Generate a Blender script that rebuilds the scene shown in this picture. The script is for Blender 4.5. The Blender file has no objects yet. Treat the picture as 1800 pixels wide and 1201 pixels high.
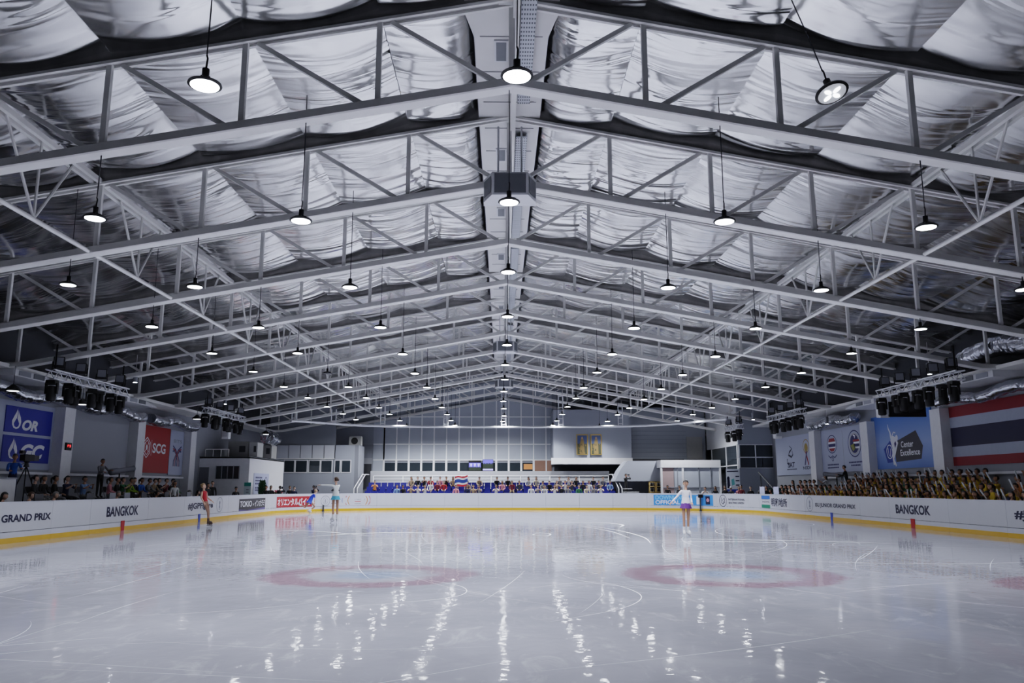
import bpy, math, random
from math import sin, cos, pi, radians, sqrt, hypot
from mathutils import Vector, Matrix
random.seed(7)
R = random.Random(11)
COL = bpy.context.scene.collection
SC = bpy.context.scene

# ------------------------------------------------------------------ materials
def nodes(m):
    m.use_nodes = True
    nt = m.node_tree
    b = nt.nodes.get('Principled BSDF')
    return nt, b, nt.nodes, nt.links

MATS = {}
def pm(name, col, rough=.5, metal=0., var=.07, scale=5., bump=0., emit=None, estr=0., spec=.5):
    if name in MATS: return MATS[name]
    m = bpy.data.materials.new(name); nt, b, N, L = nodes(m)
    b.inputs['Roughness'].default_value = rough
    b.inputs['Metallic'].default_value = metal
    b.inputs['Specular IOR Level'].default_value = spec
    c = tuple(col) + (1,)
    if var or bump:
        tc = N.new('ShaderNodeTexCoord'); nz = N.new('ShaderNodeTexNoise')
        nz.inputs['Scale'].default_value = scale; nz.inputs['Detail'].default_value = 3
        L.new(tc.outputs['Object'], nz.inputs['Vector'])
        mx = N.new('ShaderNodeMix'); mx.data_type = 'RGBA'
        mx.inputs[6].default_value = tuple(v*(1-var) for v in col) + (1,)
        mx.inputs[7].default_value = tuple(min(1, v*(1+var)) for v in col) + (1,)
        L.new(nz.outputs['Fac'], mx.inputs[0]); L.new(mx.outputs[2], b.inputs['Base Color'])
        if bump:
            bp = N.new('ShaderNodeBump'); bp.inputs['Strength'].default_value = bump
            L.new(nz.outputs['Fac'], bp.inputs['Height']); L.new(bp.outputs[0], b.inputs['Normal'])
    else:
        b.inputs['Base Color'].default_value = c
    if emit:
        b.inputs['Emission Color'].default_value = tuple(emit) + (1,)
        b.inputs['Emission Strength'].default_value = estr
    MATS[name] = m
    return m

WHITE = pm('white_paint', (.72, .73, .76), .45)
PANELW = pm('stand_back_panel', (.36, .37, .40), .5)
STEEL = pm('white_steel_paint', (.85, .845, .83), .5, var=.07, scale=2.)
STEELDK = pm('grey_steel_paint', (.20, .20, .215), .55, var=.15, scale=2.)
WOODY = pm('mottled_grey_steel', (.42, .41, .40), .7, var=.35, scale=3.)  # mottled grey, darker than the white steel paint
DUCT = pm('ridge_duct_paint', (.74, .735, .73), .5, var=.08, scale=1.5)
def tray_mat():
    m = bpy.data.materials.new('perforated_tray'); nt, b, N, L = nodes(m); tc = N.new('ShaderNodeTexCoord'); s = N.new('ShaderNodeSeparateXYZ'); L.new(tc.outputs['Object'], s.inputs[0])
    def mth(op, a, v): n = N.new('ShaderNodeMath'); n.operation = op; L.new(a, n.inputs[0]); n.inputs[1].default_value = v; return n.outputs[0]
    fx = mth('FRACT', mth('MULTIPLY', s.outputs[0], 19.), 0); fy = mth('FRACT', mth('MULTIPLY', s.outputs[1], 6.5), 0)
    n = N.new('ShaderNodeMath'); n.operation = 'MULTIPLY'; L.new(mth('GREATER_THAN', fx, .45), n.inputs[0]); L.new(mth('GREATER_THAN', fy, .58), n.inputs[1])
    mx = N.new('ShaderNodeMix'); mx.data_type = 'RGBA'; mx.inputs[6].default_value = (.55, .58, .63, 1); mx.inputs[7].default_value = (.09, .10, .12, 1); L.new(n.outputs[0], mx.inputs[0]); L.new(mx.outputs[2], b.inputs['Base Color'])
    b.inputs['Roughness'].default_value = .45; return m
TRAY = tray_mat()
GRILLE = pm('grey_grille', (.16, .17, .19), .5)
BLACK = pm('black_housing', (.006, .006, .007), .45, spec=.3)
DARK = pm('dark_grey', (.04, .042, .05), .5)
MID = pm('mid_grey', (.20, .21, .24), .5)
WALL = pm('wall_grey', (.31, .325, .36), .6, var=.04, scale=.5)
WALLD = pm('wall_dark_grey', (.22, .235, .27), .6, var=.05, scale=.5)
FARW = pm('far_wall_grey', (.33, .355, .41), .55, var=.05, scale=.4)
BOARD = pm('dasher_board_plastic', (.58, .60, .65), .35, var=.03, scale=1.)
BOARDL = pm('dasher_lower_plastic', (.60, .63, .71), .3, var=.03, scale=1.)
YELLOW = pm('yellow_kick_plastic', (.72, .42, .03), .35, var=.1, scale=2.)
INK = pm('navy_lettering', (.012, .014, .045), .5, var=.05)
INKG = pm('grey_lettering', (.25, .27, .33), .5, var=.05)
WINK = pm('white_lettering', (.78, .80, .85), .5, var=.04)
RED = pm('red_vinyl', (.42, .018, .02), .5)
BLUE = pm('blue_vinyl', (.006, .05, .40), .45)
SKYB = pm('sky_blue_vinyl', (.06, .28, .75), .45)
LAV = pm('pale_lavender_vinyl', (.40, .44, .56), .5, var=.04, scale=.6)
GLASS = pm('dark_glass', (.035, .045, .055), .06, var=.1)
FROST = pm('frosted_glass', (.44, .48, .55), .4, var=.06, scale=.6)
FROST2 = pm('reflection_lightened_glass', (.70, .73, .80), .2, .3, var=.05, scale=.6)  # reflected brightness of the panes put into a lighter base colour
SEATB = pm('blue_seat_plastic', (.010, .020, .22), .4)
FLOORM = pm('dark_concrete', (.06, .063, .075), .7, var=.15, scale=1.)
TIERM = pm('stand_concrete', (.10, .105, .12), .7, var=.12, scale=1.)
GOLD = pm('gold_frame', (.45, .30, .08), .4, .5)
LENS = pm('lamp_lens', (.9, .9, .92), .4, var=0, emit=(.93, .95, 1.), estr=26.)
LENSDIM = pm('dim_lens', (.42, .45, .5), .3, emit=(.9, .93, 1.), estr=.25)
LED4 = pm('led_petal', (.9, .9, .9), .3, var=0, emit=(.95, .97, 1.), estr=6.)
LENSOFF = pm('unlit_lens', (.06, .06, .07), .3)
SPOTL = pm('spot_lens', (.9, .9, .9), .3, var=0, emit=(.85, .88, 1.), estr=30.)
GREEN = pm('dark_green_leaf', (.015, .06, .02), .6, var=.4, scale=20.)

def foil_mat(name, panel, base=(.62, .65, .72), rough=.27, bstr=.8):
    m = bpy.data.materials.new(name); nt, b, N, L = nodes(m)
    b.inputs['Metallic'].default_value = 1.
    tc = N.new('ShaderNodeTexCoord'); sp = N.new('ShaderNodeSeparateXYZ')
    L.new(tc.outputs['Object'], sp.inputs[0])
    def mth(op, a, bb=None, v=None):
        n = N.new('ShaderNodeMath'); n.operation = op
        for i, q in enumerate((a, bb)):
            if q is None: continue
            if isinstance(q, (int, float)): n.inputs[i].default_value = q
            else: L.new(q, n.inputs[i])
        return n.outputs[0]
    if panel:
        ax = mth('ABSOLUTE', sp.outputs[0])
        q = mth('DIVIDE', ax, 2.56)
        u = mth('FRACT', q); k = mth('FLOOR', q)
        uc = mth('SUBTRACT', u, .5)
        sm = mth('MULTIPLY', mth('MULTIPLY', uc, uc), .8)
        yy = mth('ADD', mth('ADD', sp.outputs[1], sm), mth('MULTIPLY', k, 17.3))
        cb = N.new('ShaderNodeCombineXYZ')
        L.new(mth('MULTIPLY', sp.outputs[0], .30), cb.inputs[0]); L.new(mth('MULTIPLY', yy, 1.45), cb.inputs[1])
        vec = cb.outputs[0]
    else:
        mp = N.new('ShaderNodeMapping'); mp.inputs['Scale'].default_value = (1.2, 1.8, 1.2)
        L.new(tc.outputs['Object'], mp.inputs[0]); vec = mp.outputs[0]
    n1 = N.new('ShaderNodeTexNoise'); n1.inputs['Scale'].default_value = 1.; n1.inputs['Detail'].default_value = 2
    n1.inputs['Roughness'].default_value = .4; n1.inputs['Distortion'].default_value = .9
    L.new(vec, n1.inputs['Vector'])
    n2 = N.new('ShaderNodeTexNoise'); n2.inputs['Scale'].default_value = .55; n2.inputs['Detail'].default_value = 2
    L.new(tc.outputs['Object'], n2.inputs['Vector'])
    bp = N.new('ShaderNodeBump'); bp.inputs['Strength'].default_value = bstr; bp.inputs['Distance'].default_value = .16
    L.new(n1.outputs['Fac'], bp.inputs['Height']); L.new(bp.outputs[0], b.inputs['Normal'])
    mr = N.new('ShaderNodeMapRange'); mr.inputs[1].default_value = .3; mr.inputs[2].default_value = .7
    mr.inputs[3].default_value = rough - .07; mr.inputs[4].default_value = rough + .1
    L.new(n2.outputs['Fac'], mr.inputs[0]); L.new(mr.outputs[0], b.inputs['Roughness'])
    mx = N.new('ShaderNodeMix'); mx.data_type = 'RGBA'
    mx.inputs[6].default_value = tuple(c*.8 for c in base) + (1,); mx.inputs[7].default_value = tuple(min(1, c*1.12) for c in base) + (1,)
    L.new(n1.outputs['Fac'], mx.inputs[0]); L.new(mx.outputs[2], b.inputs['Base Color'])
    return m
FOIL = foil_mat('foil_insulation', True, (.91, .915, .92), .16, .5)
FOILD = foil_mat('foil_duct_wrap', False, (.60, .62, .68), .16, .9)

def ice_mat():
    m = bpy.data.materials.new('ice'); nt, b, N, L = nodes(m)
    tc = N.new('ShaderNodeTexCoord'); P = tc.outputs['Object']
    def mth(op, a, bb=None, cc=None, clamp=False):
        n = N.new('ShaderNodeMath'); n.operation = op; n.use_clamp = clamp
        for i, q in enumerate((a, bb, cc)):
            if q is None: continue
            if isinstance(q, (int, float)): n.inputs[i].default_value = q
            else: L.new(q, n.inputs[i])
        return n.outputs[0]
    def noise(scale, detail=4, sx=1, sy=1, rough=.5, dist=0.):
        mp = N.new('ShaderNodeMapping'); mp.inputs['Scale'].default_value = (sx, sy, 1)
        L.new(P, mp.inputs[0]); n = N.new('ShaderNodeTexNoise'); n.inputs['Scale'].default_value = scale
        n.inputs['Detail'].default_value = detail; n.inputs['Roughness'].default_value = rough; n.inputs['Distortion'].default_value = dist
        L.new(mp.outputs[0], n.inputs['Vector']); return n.outputs['Fac']
    def mix(f, a, c):
        n = N.new('ShaderNodeMix'); n.data_type = 'RGBA'
        for i, q in ((0, f), (6, a), (7, c)):
            if isinstance(q, tuple): n.inputs[i].default_value = q + (1,)
            elif isinstance(q, (int, float)): n.inputs[i].default_value = q
            else: L.new(q, n.inputs[i])
        return n.outputs[2]
    def ramp(v, lo, hi):
        n = N.new('ShaderNodeMapRange'); n.inputs[1].default_value = lo; n.inputs[2].default_value = hi
        n.interpolation_type = 'SMOOTHSTEP'
        L.new(v, n.inputs[0]); return n.outputs[0]
    sp = N.new('ShaderNodeSeparateXYZ'); L.new(P, sp.inputs[0])
    big = noise(.35, 4, dist=.5)
    col = mix(ramp(big, .3, .7), (.37, .382, .455), (.47, .483, .565))
    fine = noise(3., 6, .7, .35, .65, 1.)
    col = mix(mth('MULTIPLY', ramp(fine, .52, .72), .35), col, (.82, .84, .92))
    # hockey circles frozen into the ice
    wob = mth('MULTIPLY', mth('SUBTRACT', noise(2.2, 3), .5), .5)
    for cx, cy, rr in ((-2.6, 15.3, 1.95), (4.05, 15.3, 2.05), (9.6, 13.2, 1.7)):
        dx = mth('SUBTRACT', sp.outputs[0], cx); dy = mth('SUBTRACT', sp.outputs[1], cy)
        d = mth('ADD', mth('SQRT', mth('ADD', mth('MULTIPLY', dx, dx), mth('MULTIPLY', dy, dy))), wob)
        ring = mth('MULTIPLY', ramp(d, rr-1.0, rr-.5), mth('SUBTRACT', 1, ramp(d, rr-.2, rr+.12)))
        col = mix(mth('MULTIPLY', ring, .64), col, (.30, .15, .21))
        core = mth('SUBTRACT', 1, ramp(d, .35, .95))
        col = mix(mth('MULTIPLY', core, .65), col, (.28, .38, .58))
    L.new(col, b.inputs['Base Color'])
    b.inputs['IOR'].default_value = 1.36
    rn = noise(.8, 5, 1, .5, .6, .8)
    mr = N.new('ShaderNodeMapRange'); mr.inputs[1].default_value = .35; mr.inputs[2].default_value = .7
    mr.inputs[3].default_value = .025; mr.inputs[4].default_value = .07
    L.new(rn, mr.inputs[0]); L.new(mr.outputs[0], b.inputs['Roughness'])
    bn = noise(3.2, 2.5, 1.0, .8, .5, .3)
    bp = N.new('ShaderNodeBump'); bp.inputs['Strength'].default_value = 1.; bp.inputs['Distance'].default_value = .0045
    L.new(bn, bp.inputs['Height']); L.new(bp.outputs[0], b.inputs['Normal'])
    return m
ICE = ice_mat()
MARK = pm('skate_mark_frost', (.93, .94, 1.), .5, var=0)

# ------------------------------------------------------------------ mesh builder
class MB:
    def __init__(s): s.v = []; s.f = []; s.m = []; s.sm = []
    def add(s, vs, fs, mi=0, smooth=False):
        b = len(s.v); s.v += [tuple(v) for v in vs]
        for f in fs: s.f.append([b+i for i in f]); s.m.append(mi); s.sm.append(smooth)
        return s
    def box(s, p0, p1, mi=0):
        (x0, y0, z0), (x1, y1, z1) = p0, p1
        vs = [(x0,y0,z0),(x1,y0,z0),(x1,y1,z0),(x0,y1,z0),(x0,y0,z1),(x1,y0,z1),(x1,y1,z1),(x0,y1,z1)]
        return s.add(vs, [(0,3,2,1),(4,5,6,7),(0,1,5,4),(1,2,6,5),(2,3,7,6),(3,0,4,7)], mi)
    def cbox(s, c, d, mi=0):
        return s.box([c[i]-d[i]/2 for i in range(3)], [c[i]+d[i]/2 for i in range(3)], mi)
    def bar(s, p, q, w, h, mi=0, up=(0,0,1)):
        p, q = Vector(p), Vector(q); d = (q-p).normalized(); u = Vector(up)
        x = d.cross(u)
        if x.length < 1e-4: x = d.cross(Vector((0,1,0)))
        x.normalize(); y = x.cross(d); vs = []
        for c in (p, q):
            for a, b in ((-1,-1),(1,-1),(1,1),(-1,1)): vs.append(c + x*(a*w/2) + y*(b*h/2))
        return s.add(vs, [(3,2,1,0),(4,5,6,7),(0,1,5,4),(1,2,6,5),(2,3,7,6),(3,0,4,7)], mi)
    def tube(s, pts, r, n=8, mi=0, cap=True):
        pts = [Vector(p) for p in pts]; rs = r if isinstance(r, (list, tuple)) else [r]*len(pts)
        vs = []; fs = []; prev = None
        for i, p in enumerate(pts):
            d = (pts[min(i+1, len(pts)-1)] - pts[max(i-1, 0)]).normalized()
            if prev is None:
                a = Vector((0,0,1)) if abs(d.z) < .9 else Vector((0,1,0)); x = d.cross(a).normalized()
            else: x = (prev - d*prev.dot(d)).normalized()
            prev = x; y = d.cross(x)
            for k in range(n):
                t = 2*pi*k/n; vs.append(p + (x*cos(t) + y*sin(t))*rs[i])
        for i in range(len(pts)-1):
            for k in range(n):
                a = i*n+k; b = i*n+(k+1) % n; fs.append((a, b, b+n, a+n))
        if cap:
            fs.append(tuple(range(n))[::-1]); fs.append(tuple(range((len(pts)-1)*n, len(pts)*n)))
        return s.add(vs, fs, mi, True)
    def lathe(s, prof, c=(0,0,0), n=20, mi=0, M=None):
        vs = []; fs = []
        for r, z in prof:
            for k in range(n):
                t = 2*pi*k/n; vs.append(Vector((r*cos(t), r*sin(t), z)))
        for i in range(len(prof)-1):
            for k in range(n):
                a = i*n+k; b = i*n+(k+1) % n; fs.append((a, b, b+n, a+n))
        if prof[0][0] > 1e-5: fs.append(tuple(range(n))[::-1])
        if prof[-1][0] > 1e-5: fs.append(tuple(range((len(prof)-1)*n, len(prof)*n)))
        if M is not None: vs = [M @ v for v in vs]
        return s.add([v + Vector(c) for v in vs], fs, mi, True)
    def sph(s, c, r, n=10, m=7, mi=0, fn=None, keep=None):
        if not isinstance(r, (list, tuple)): r = (r, r, r)
        vs = []; fs = []; dirs = []
        for i in range(m+1):
            th = pi*i/m
            for k in range(n):
                t = 2*pi*k/n; d = Vector((sin(th)*cos(t), sin(th)*sin(t), cos(th))); dirs.append(d)
                p = Vector((d.x*r[0], d.y*r[1], d.z*r[2]))
                if fn: p = fn(p, d)
                vs.append(p + Vector(c))
        for i in range(m):
            for k in range(n):
                a = i*n+k; b = i*n+(k+1) % n; f = (a, a+n, b+n, b)
                if keep and not all(keep(dirs[j]) for j in f): continue
                fs.append(f)
        return s.add(vs, fs, mi, True)
    def prism(s, poly, M, d0, d1, mi=0):
        """2D polygon (u,v) mapped by M(u,v,d)."""
        n = len(poly); vs = [M(u, v, d0) for u, v in poly] + [M(u, v, d1) for u, v in poly]
        fs = [tuple(range(n, 2*n)), tuple(range(n))[::-1]] + [(i, (i+1) % n, n+(i+1) % n, n+i) for i in range(n)]
        return s.add(vs, fs, mi)
    def build(s, name, mat, parent=None):
        me = bpy.data.meshes.new(name)
        off = parent.location if parent is not None else Vector((0,0,0))
        p = parent
        if p is not None and p.parent is not None: off = off + p.parent.location
        me.from_pydata([(v[0]-off[0], v[1]-off[1], v[2]-off[2]) for v in s.v], [], s.f)
        for m in (mat if isinstance(mat, (list, tuple)) else [mat]): me.materials.append(m)
        me.polygons.foreach_set('material_index', s.m); me.polygons.foreach_set('use_smooth', s.sm)
        me.update()
        if any(s.sm): me.set_sharp_from_angle(angle=radians(50))
        o = bpy.data.objects.new(name, me); COL.objects.link(o)
        if parent is not None: o.parent = parent
        return o

def tag(o, label=None, cat=None, group=None, kind=None):
    if label: o['label'] = label
    if cat: o['category'] = cat
    if group: o['group'] = group
    if kind: o['kind'] = kind
    return o
def thing(name, label, cat, loc=(0,0,0), group=None):
    o = bpy.data.objects.new(name, None); COL.objects.link(o); o.location = loc; o.empty_display_size = .2
    return tag(o, label, cat, group)
def dup(root, loc=None, rotz=None, label=None, group=None, scale=None):
    r = root.copy(); COL.objects.link(r)
    if loc is not None: r.location = loc
    if rotz is not None: r.rotation_euler = (0, 0, rotz)
    if scale: r.scale = (scale,)*3
    if label: r['label'] = label
    if group: r['group'] = group
    for ch in list(root.children):
        c = ch.copy(); COL.objects.link(c); c.parent = r
        for g in list(ch.children):
            d = g.copy(); COL.objects.link(d); d.parent = c
    return r
def struct(name, mb, mat, label=None):
    o = mb.build(name, mat); o['kind'] = 'structure'
    if label: o['label'] = label
    return o
ORD = ['zeroth','first','second','third','fourth','fifth','sixth','seventh','eighth','ninth','tenth','eleventh','twelfth','thirteenth']
def nth(n):
    if n < len(ORD): return ORD[n]
    return '%d%s' % (n, {1:'st',2:'nd',3:'rd'}.get(n % 10 if n % 100 not in (11,12,13) else 0, 'th'))

_tc = {}
def text_geo(st, size=1., bold=0., shear=0., sx=1.):
    key = (st, bold, shear)
    if key not in _tc:
        cu = bpy.data.curves.new('t', 'FONT'); cu.body = st; cu.size = 1.; cu.offset = bold; cu.shear = shear; cu.resolution_u = 5
        o = bpy.data.objects.new('t', cu); COL.objects.link(o)
        dg = bpy.context.evaluated_depsgraph_get(); ev = o.evaluated_get(dg); me = ev.to_mesh()
        vs = [(v.co.x, v.co.y) for v in me.vertices]; fs = [tuple(p.vertices) for p in me.polygons]
        ev.to_mesh_clear(); bpy.data.objects.remove(o); bpy.data.curves.remove(cu)
        x0 = min(v[0] for v in vs); x1 = max(v[0] for v in vs); y0 = min(v[1] for v in vs); y1 = max(v[1] for v in vs)
        _tc[key] = ([((x-x0)/(x1-x0), (y-y0)/(y1-y0)) for x, y in vs], fs)
    return _tc[key]
def text_box(mb, st, M, u0, u1, v0, v1, d=.0, mi=0, bold=0., shear=0.):
    """text scaled to fill the rectangle u0..u1, v0..v1 of surface M(u,v,d)"""
    vs, fs = text_geo(st, bold=bold, shear=shear)
    pts = [(u0+(u1-u0)*x, v0+(v1-v0)*y) for x, y in vs]
    mb.add([M(u, v, d) for u, v in pts], fs, mi)
def circ(cx, cy, rx, ry=None, n=24, a0=0, a1=2*pi):
    ry = ry or rx
    return [(cx+rx*cos(a0+(a1-a0)*i/n), cy+ry*sin(a0+(a1-a0)*i/n)) for i in range(n if abs(a1-a0-2*pi) < 1e-6 else n+1)]
def band(mb, M, pts, w, d=.0, mi=0, closed=False):
    """flat ribbon of width w along 2D points"""
    n = len(pts); L = []; Rr = []
    for i in range(n):
        a = pts[(i-1) % n] if closed or i > 0 else pts[i]; b = pts[(i+1) % n] if closed or i < n-1 else pts[i]
        dx, dy = b[0]-a[0], b[1]-a[1]; l = hypot(dx, dy) or 1
        ww = w[i] if isinstance(w, list) else w
        L.append((pts[i][0]-dy/l*ww/2, pts[i][1]+dx/l*ww/2)); Rr.append((pts[i][0]+dy/l*ww/2, pts[i][1]-dx/l*ww/2))
    vs = [M(u, v, d) for u, v in L] + [M(u, v, d) for u, v in Rr]
    fs = [(n+i, n+(i+1) % n, (i+1) % n, i) for i in range(n if closed else n-1)]
    mb.add(vs, fs, mi)
def flat(mb, M, poly, d=.0, mi=0): mb.add([M(u, v, d) for u, v in poly], [tuple(range(len(poly)))], mi)

# ------------------------------------------------------------------ camera and render look
cam = bpy.data.cameras.new('camera'); camo = bpy.data.objects.new('camera', cam); COL.objects.link(camo)
camo.location = (-.19, 0, 1.59); camo.rotation_euler = (pi/2 + .1803, 0, -.0134)
cam.sensor_width = 36.; cam.lens = 1406/1800*36.; cam.clip_end = 300.; cam.clip_start = .05
SC.camera = camo
SC.view_settings.view_transform = 'Filmic'; SC.view_settings.look = 'Medium High Contrast'
SC.view_settings.exposure = .25; SC.view_settings.gamma = 1.
SC.cycles.use_denoising = True
SC.cycles.max_bounces = 6; SC.cycles.diffuse_bounces = 3; SC.cycles.glossy_bounces = 3
SC.cycles.caustics_reflective = False; SC.cycles.caustics_refractive = False
SC.cycles.sample_clamp_indirect = 6.
w = bpy.data.worlds.new('ambient_fill'); SC.world = w; w.use_nodes = True
w.node_tree.nodes['Background'].inputs[0].default_value = (.36, .40, .5, 1); w.node_tree.nodes['Background'].inputs[1].default_value = .10  # added faint ambient fill, entering by the open back of the hall

# ------------------------------------------------------------------ shell
WX, YB, YF = 19.5, -2., 69.6          # side walls, open back for the ambient fill, far wall
def roofz(x): return 11.2 - .182*abs(x)
struct('floor', MB().box((-WX-.3, YB, -.3), (WX+.3, YF+.3, -.04)), FLOORM, 'dark concrete floor of the hall around the rink')
XL, XR, RF, RR = -14.35, 16.1, 58.1, 8.5
YS = RF - RR; AL = RR*pi/2; SF = XR-XL-2*RR
def bd(s):
    """rink outline at arc length s: x, y and inward normal"""
    if s < YS: return XL, s, 1., 0.
    t = s-YS
    if t < AL: a = t/RR; return XL+RR-RR*cos(a), YS+RR*sin(a), cos(a), -sin(a)
    t -= AL
    if t < SF: return XL+RR+t, RF, 0., -1.
    t -= SF
    if t < AL: a = t/RR; return XR-RR+RR*sin(a), YS+RR*cos(a), -sin(a), -cos(a)
    t -= AL
    return XR, YS-t, -1., 0.
STOT = YS + AL + SF + AL + YS
ice = MB(); out = [bd(s) for s in [0.] + [YS+AL*i/16 for i in range(17)] + [YS+AL+SF+AL*i/16 for i in range(17)] + [STOT]]
out = [(XL, YB)] + [(a[0], a[1]) for a in out[1:-1]] + [(XR, YB)]
ice.prism([(x, y) for x, y in out][::-1], lambda u, v, d: (u, v, d), -.04, 0.)
struct('floor_ice', ice, ICE, 'pale lavender ice sheet of the rink with faint red circles')
# skate scratches: frosty arcs, uncountable
sk = MB()
for i in range(260):
    y0 = 6 + 50*R.random()**1.3; x0 = R.uniform(-13, 15); r = R.choice([R.uniform(2, 4), R.uniform(5, 12), R.uniform(12, 40), R.uniform(20, 60)])
    a0 = R.uniform(0, 2*pi); ln = R.uniform(1.5, 7)*(.6+y0/40); da = ln/r; wd = R.uniform(.003, .010)*(.6+y0/25); n = 14
    cx, cy = x0-r*cos(a0), y0-r*sin(a0)
    pts = [(cx+r*cos(a0+da*k/n), cy+r*sin(a0+da*k/n)) for k in range(n+1)]
    if any(not(XL+.6 < p[0] < XR-.6 and 4 < p[1] < 50) for p in pts): continue
    band(sk, lambda u, v, d: (u, v, d), pts, [wd*sin(pi*(k+.4)/(n+.8)) for k in range(n+1)], .0025+.00001*i)
def curve(P, n=10):
    Q = [P[0]]+list(P)+[P[-1]]; o = []
    for k in range(1, len(Q)-2):
        for q in range(n):
            t = q/n; p0, p1, p2, p3 = Q[k-1:k+3]; o.append(tuple(.5*(2*p1[c]+(p2[c]-p0[c])*t+(2*p0[c]-5*p1[c]+4*p2[c]-p3[c])*t*t+(3*p1[c]-p0[c]-3*p2[c]+p3[c])*t**3) for c in (0, 1)))
    return o+[P[-1]]
for j, (pts, wd) in enumerate((([(5.4, 25.6), (7.4, 25.1), (9.5, 24.3), (11.2, 23.2)], .11), ([(5.0, 24.3), (7.2, 24.1), (8.6, 23.4)], .07), ([(-6.5, 27), (-5., 28.8), (-3.3, 29.2), (-2.2, 28.4)], .16), ([(-8.5, 31), (-6.6, 29.8), (-4.6, 27.4)], .10),
        ([(2.3, 36), (3.4, 37.2), (4.6, 36.8), (5., 35.), (4.6, 33.)], .16), ([(3.4, 34.5), (4.2, 30.5), (4.4, 26.5), (4.1, 23.5)], .06), ([(3.1, 34.), (3.8, 30.), (3.9, 26.)], .05), ([(1.0, 29.5), (1.5, 28.4), (1.3, 27.2), (.9, 27.8), (1.2, 29.)], .06),
        ([(.2, 13.2), (1.4, 14.1), (1.9, 12.6), (1.5, 11.2), (.4, 10.)], .012), ([(-1.6, 14.6), (-.8, 13.4), (-.9, 12.2), (-2.2, 11.3)], .012), ([(-9, 22), (-5, 20.5), (-1, 20.2)], .03), ([(6, 18), (9, 17.2), (12, 17.8)], .03))):
    q = curve(pts); n = len(q); band(sk, lambda u, v, d: (u, v, d), q, [wd*(.15+sin(pi*k/(n-1))) for k in range(n)], .006+.0001*j)
tag(sk.build('skate_marks', MARK), 'frosty white skate scratches all over the ice', 'skate marks', kind='stuff')

# walls
def wall(name, p0, p1, mat=WALL, label=None): return struct(name, MB().box(p0, p1), mat, label)
wall('wall_left', (-WX-.25, YB, 0), (-WX, YF, 5.9), WALL); wall('wall_right', (WX, YB, 0), (WX+.25, YF, 5.9), WALL)
UPW = pm('upper_wall_darkened', (.07, .075, .085), .7)  # dark tone put in so the foil roof reflects darker sides
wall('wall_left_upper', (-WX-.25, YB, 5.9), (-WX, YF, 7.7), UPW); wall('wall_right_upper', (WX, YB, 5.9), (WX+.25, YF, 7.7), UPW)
fw = MB(); fw.prism([(-WX, 0), (WX, 0), (WX, roofz(WX)), (0, roofz(0)), (-WX, roofz(WX))], lambda u, v, d: (u, YF+d, v), 0, .25)
struct('wall_far', fw, FARW)
for sgn, nm in ((-1, 'ceiling'), (1, 'ceiling.001')):
    mb = MB(); ny = 300; vs = []; fs = []; rr = random.Random(5+sgn)
    amp = {}; y0, y1 = 2., YF+.2
    for k in range(8):                       # one sagging foil panel between neighbouring purlins
        us = [q/12 for q in range(13)]
        if k == 0: us = [.32+.68*q/8 for q in range(9)]
        if k == 7: us = [q/12*.70 for q in range(9)]
        base = len(vs)
        for u in us:
            x = 2.56*(k+u)
            for j in range(ny+1):
                y = y0+(y1-y0)*j/ny; bay = int((y-4.2)//5); t = (y-4.2)/5-bay
                a = amp.setdefault((k, bay), rr.uniform(.08, .16)); b = amp.setdefault((k, bay, 1), rr.uniform(-.5, .5)); c = amp.setdefault((k, bay, 2), rr.uniform(.0, .09))
                sag = min(1, (x-.82)/.3)*(a*sin(pi*u)*(.9+.3*sin(pi*t)*(1+b*sin(2*pi*t))) + c*u)
                rip = .012*sin(2.6*(y+.4*(u-.5)**2)+k*2.1+bay)*sin(pi*u)*sin(1.3*y+k) + .003*sin(8*(y+.5*(u-.5)**2)+k+1.3*bay+2*u+2*sin(y*.9+k))
                vs.append((sgn*x, y, roofz(x)-sag-rip*min(1, (x-.82)/.3)))
        for i in range(len(us)-1):
            for j in range(ny):
                a = base+i*(ny+1)+j; q = (a, a+ny+1, a+ny+2, a+1)
                fs.append(q if sgn < 0 else q[::-1])
    mb.add(vs, fs, 0, True); o = struct(nm, mb, FOIL, 'silver foil insulation sagging under the %s roof slope' % ('left' if sgn < 0 else 'right'))
struct('ceiling.002', MB().prism([(-WX-.3, roofz(WX)+.3), (0, roofz(0)+.3), (WX+.3, roofz(WX)+.3), (WX+.3, roofz(WX)+.4), (0, roofz(0)+.4), (-WX-.3, roofz(WX)+.4)], lambda u, v, d: (u, d, v), YB, YF+.3), WALLD)

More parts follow.
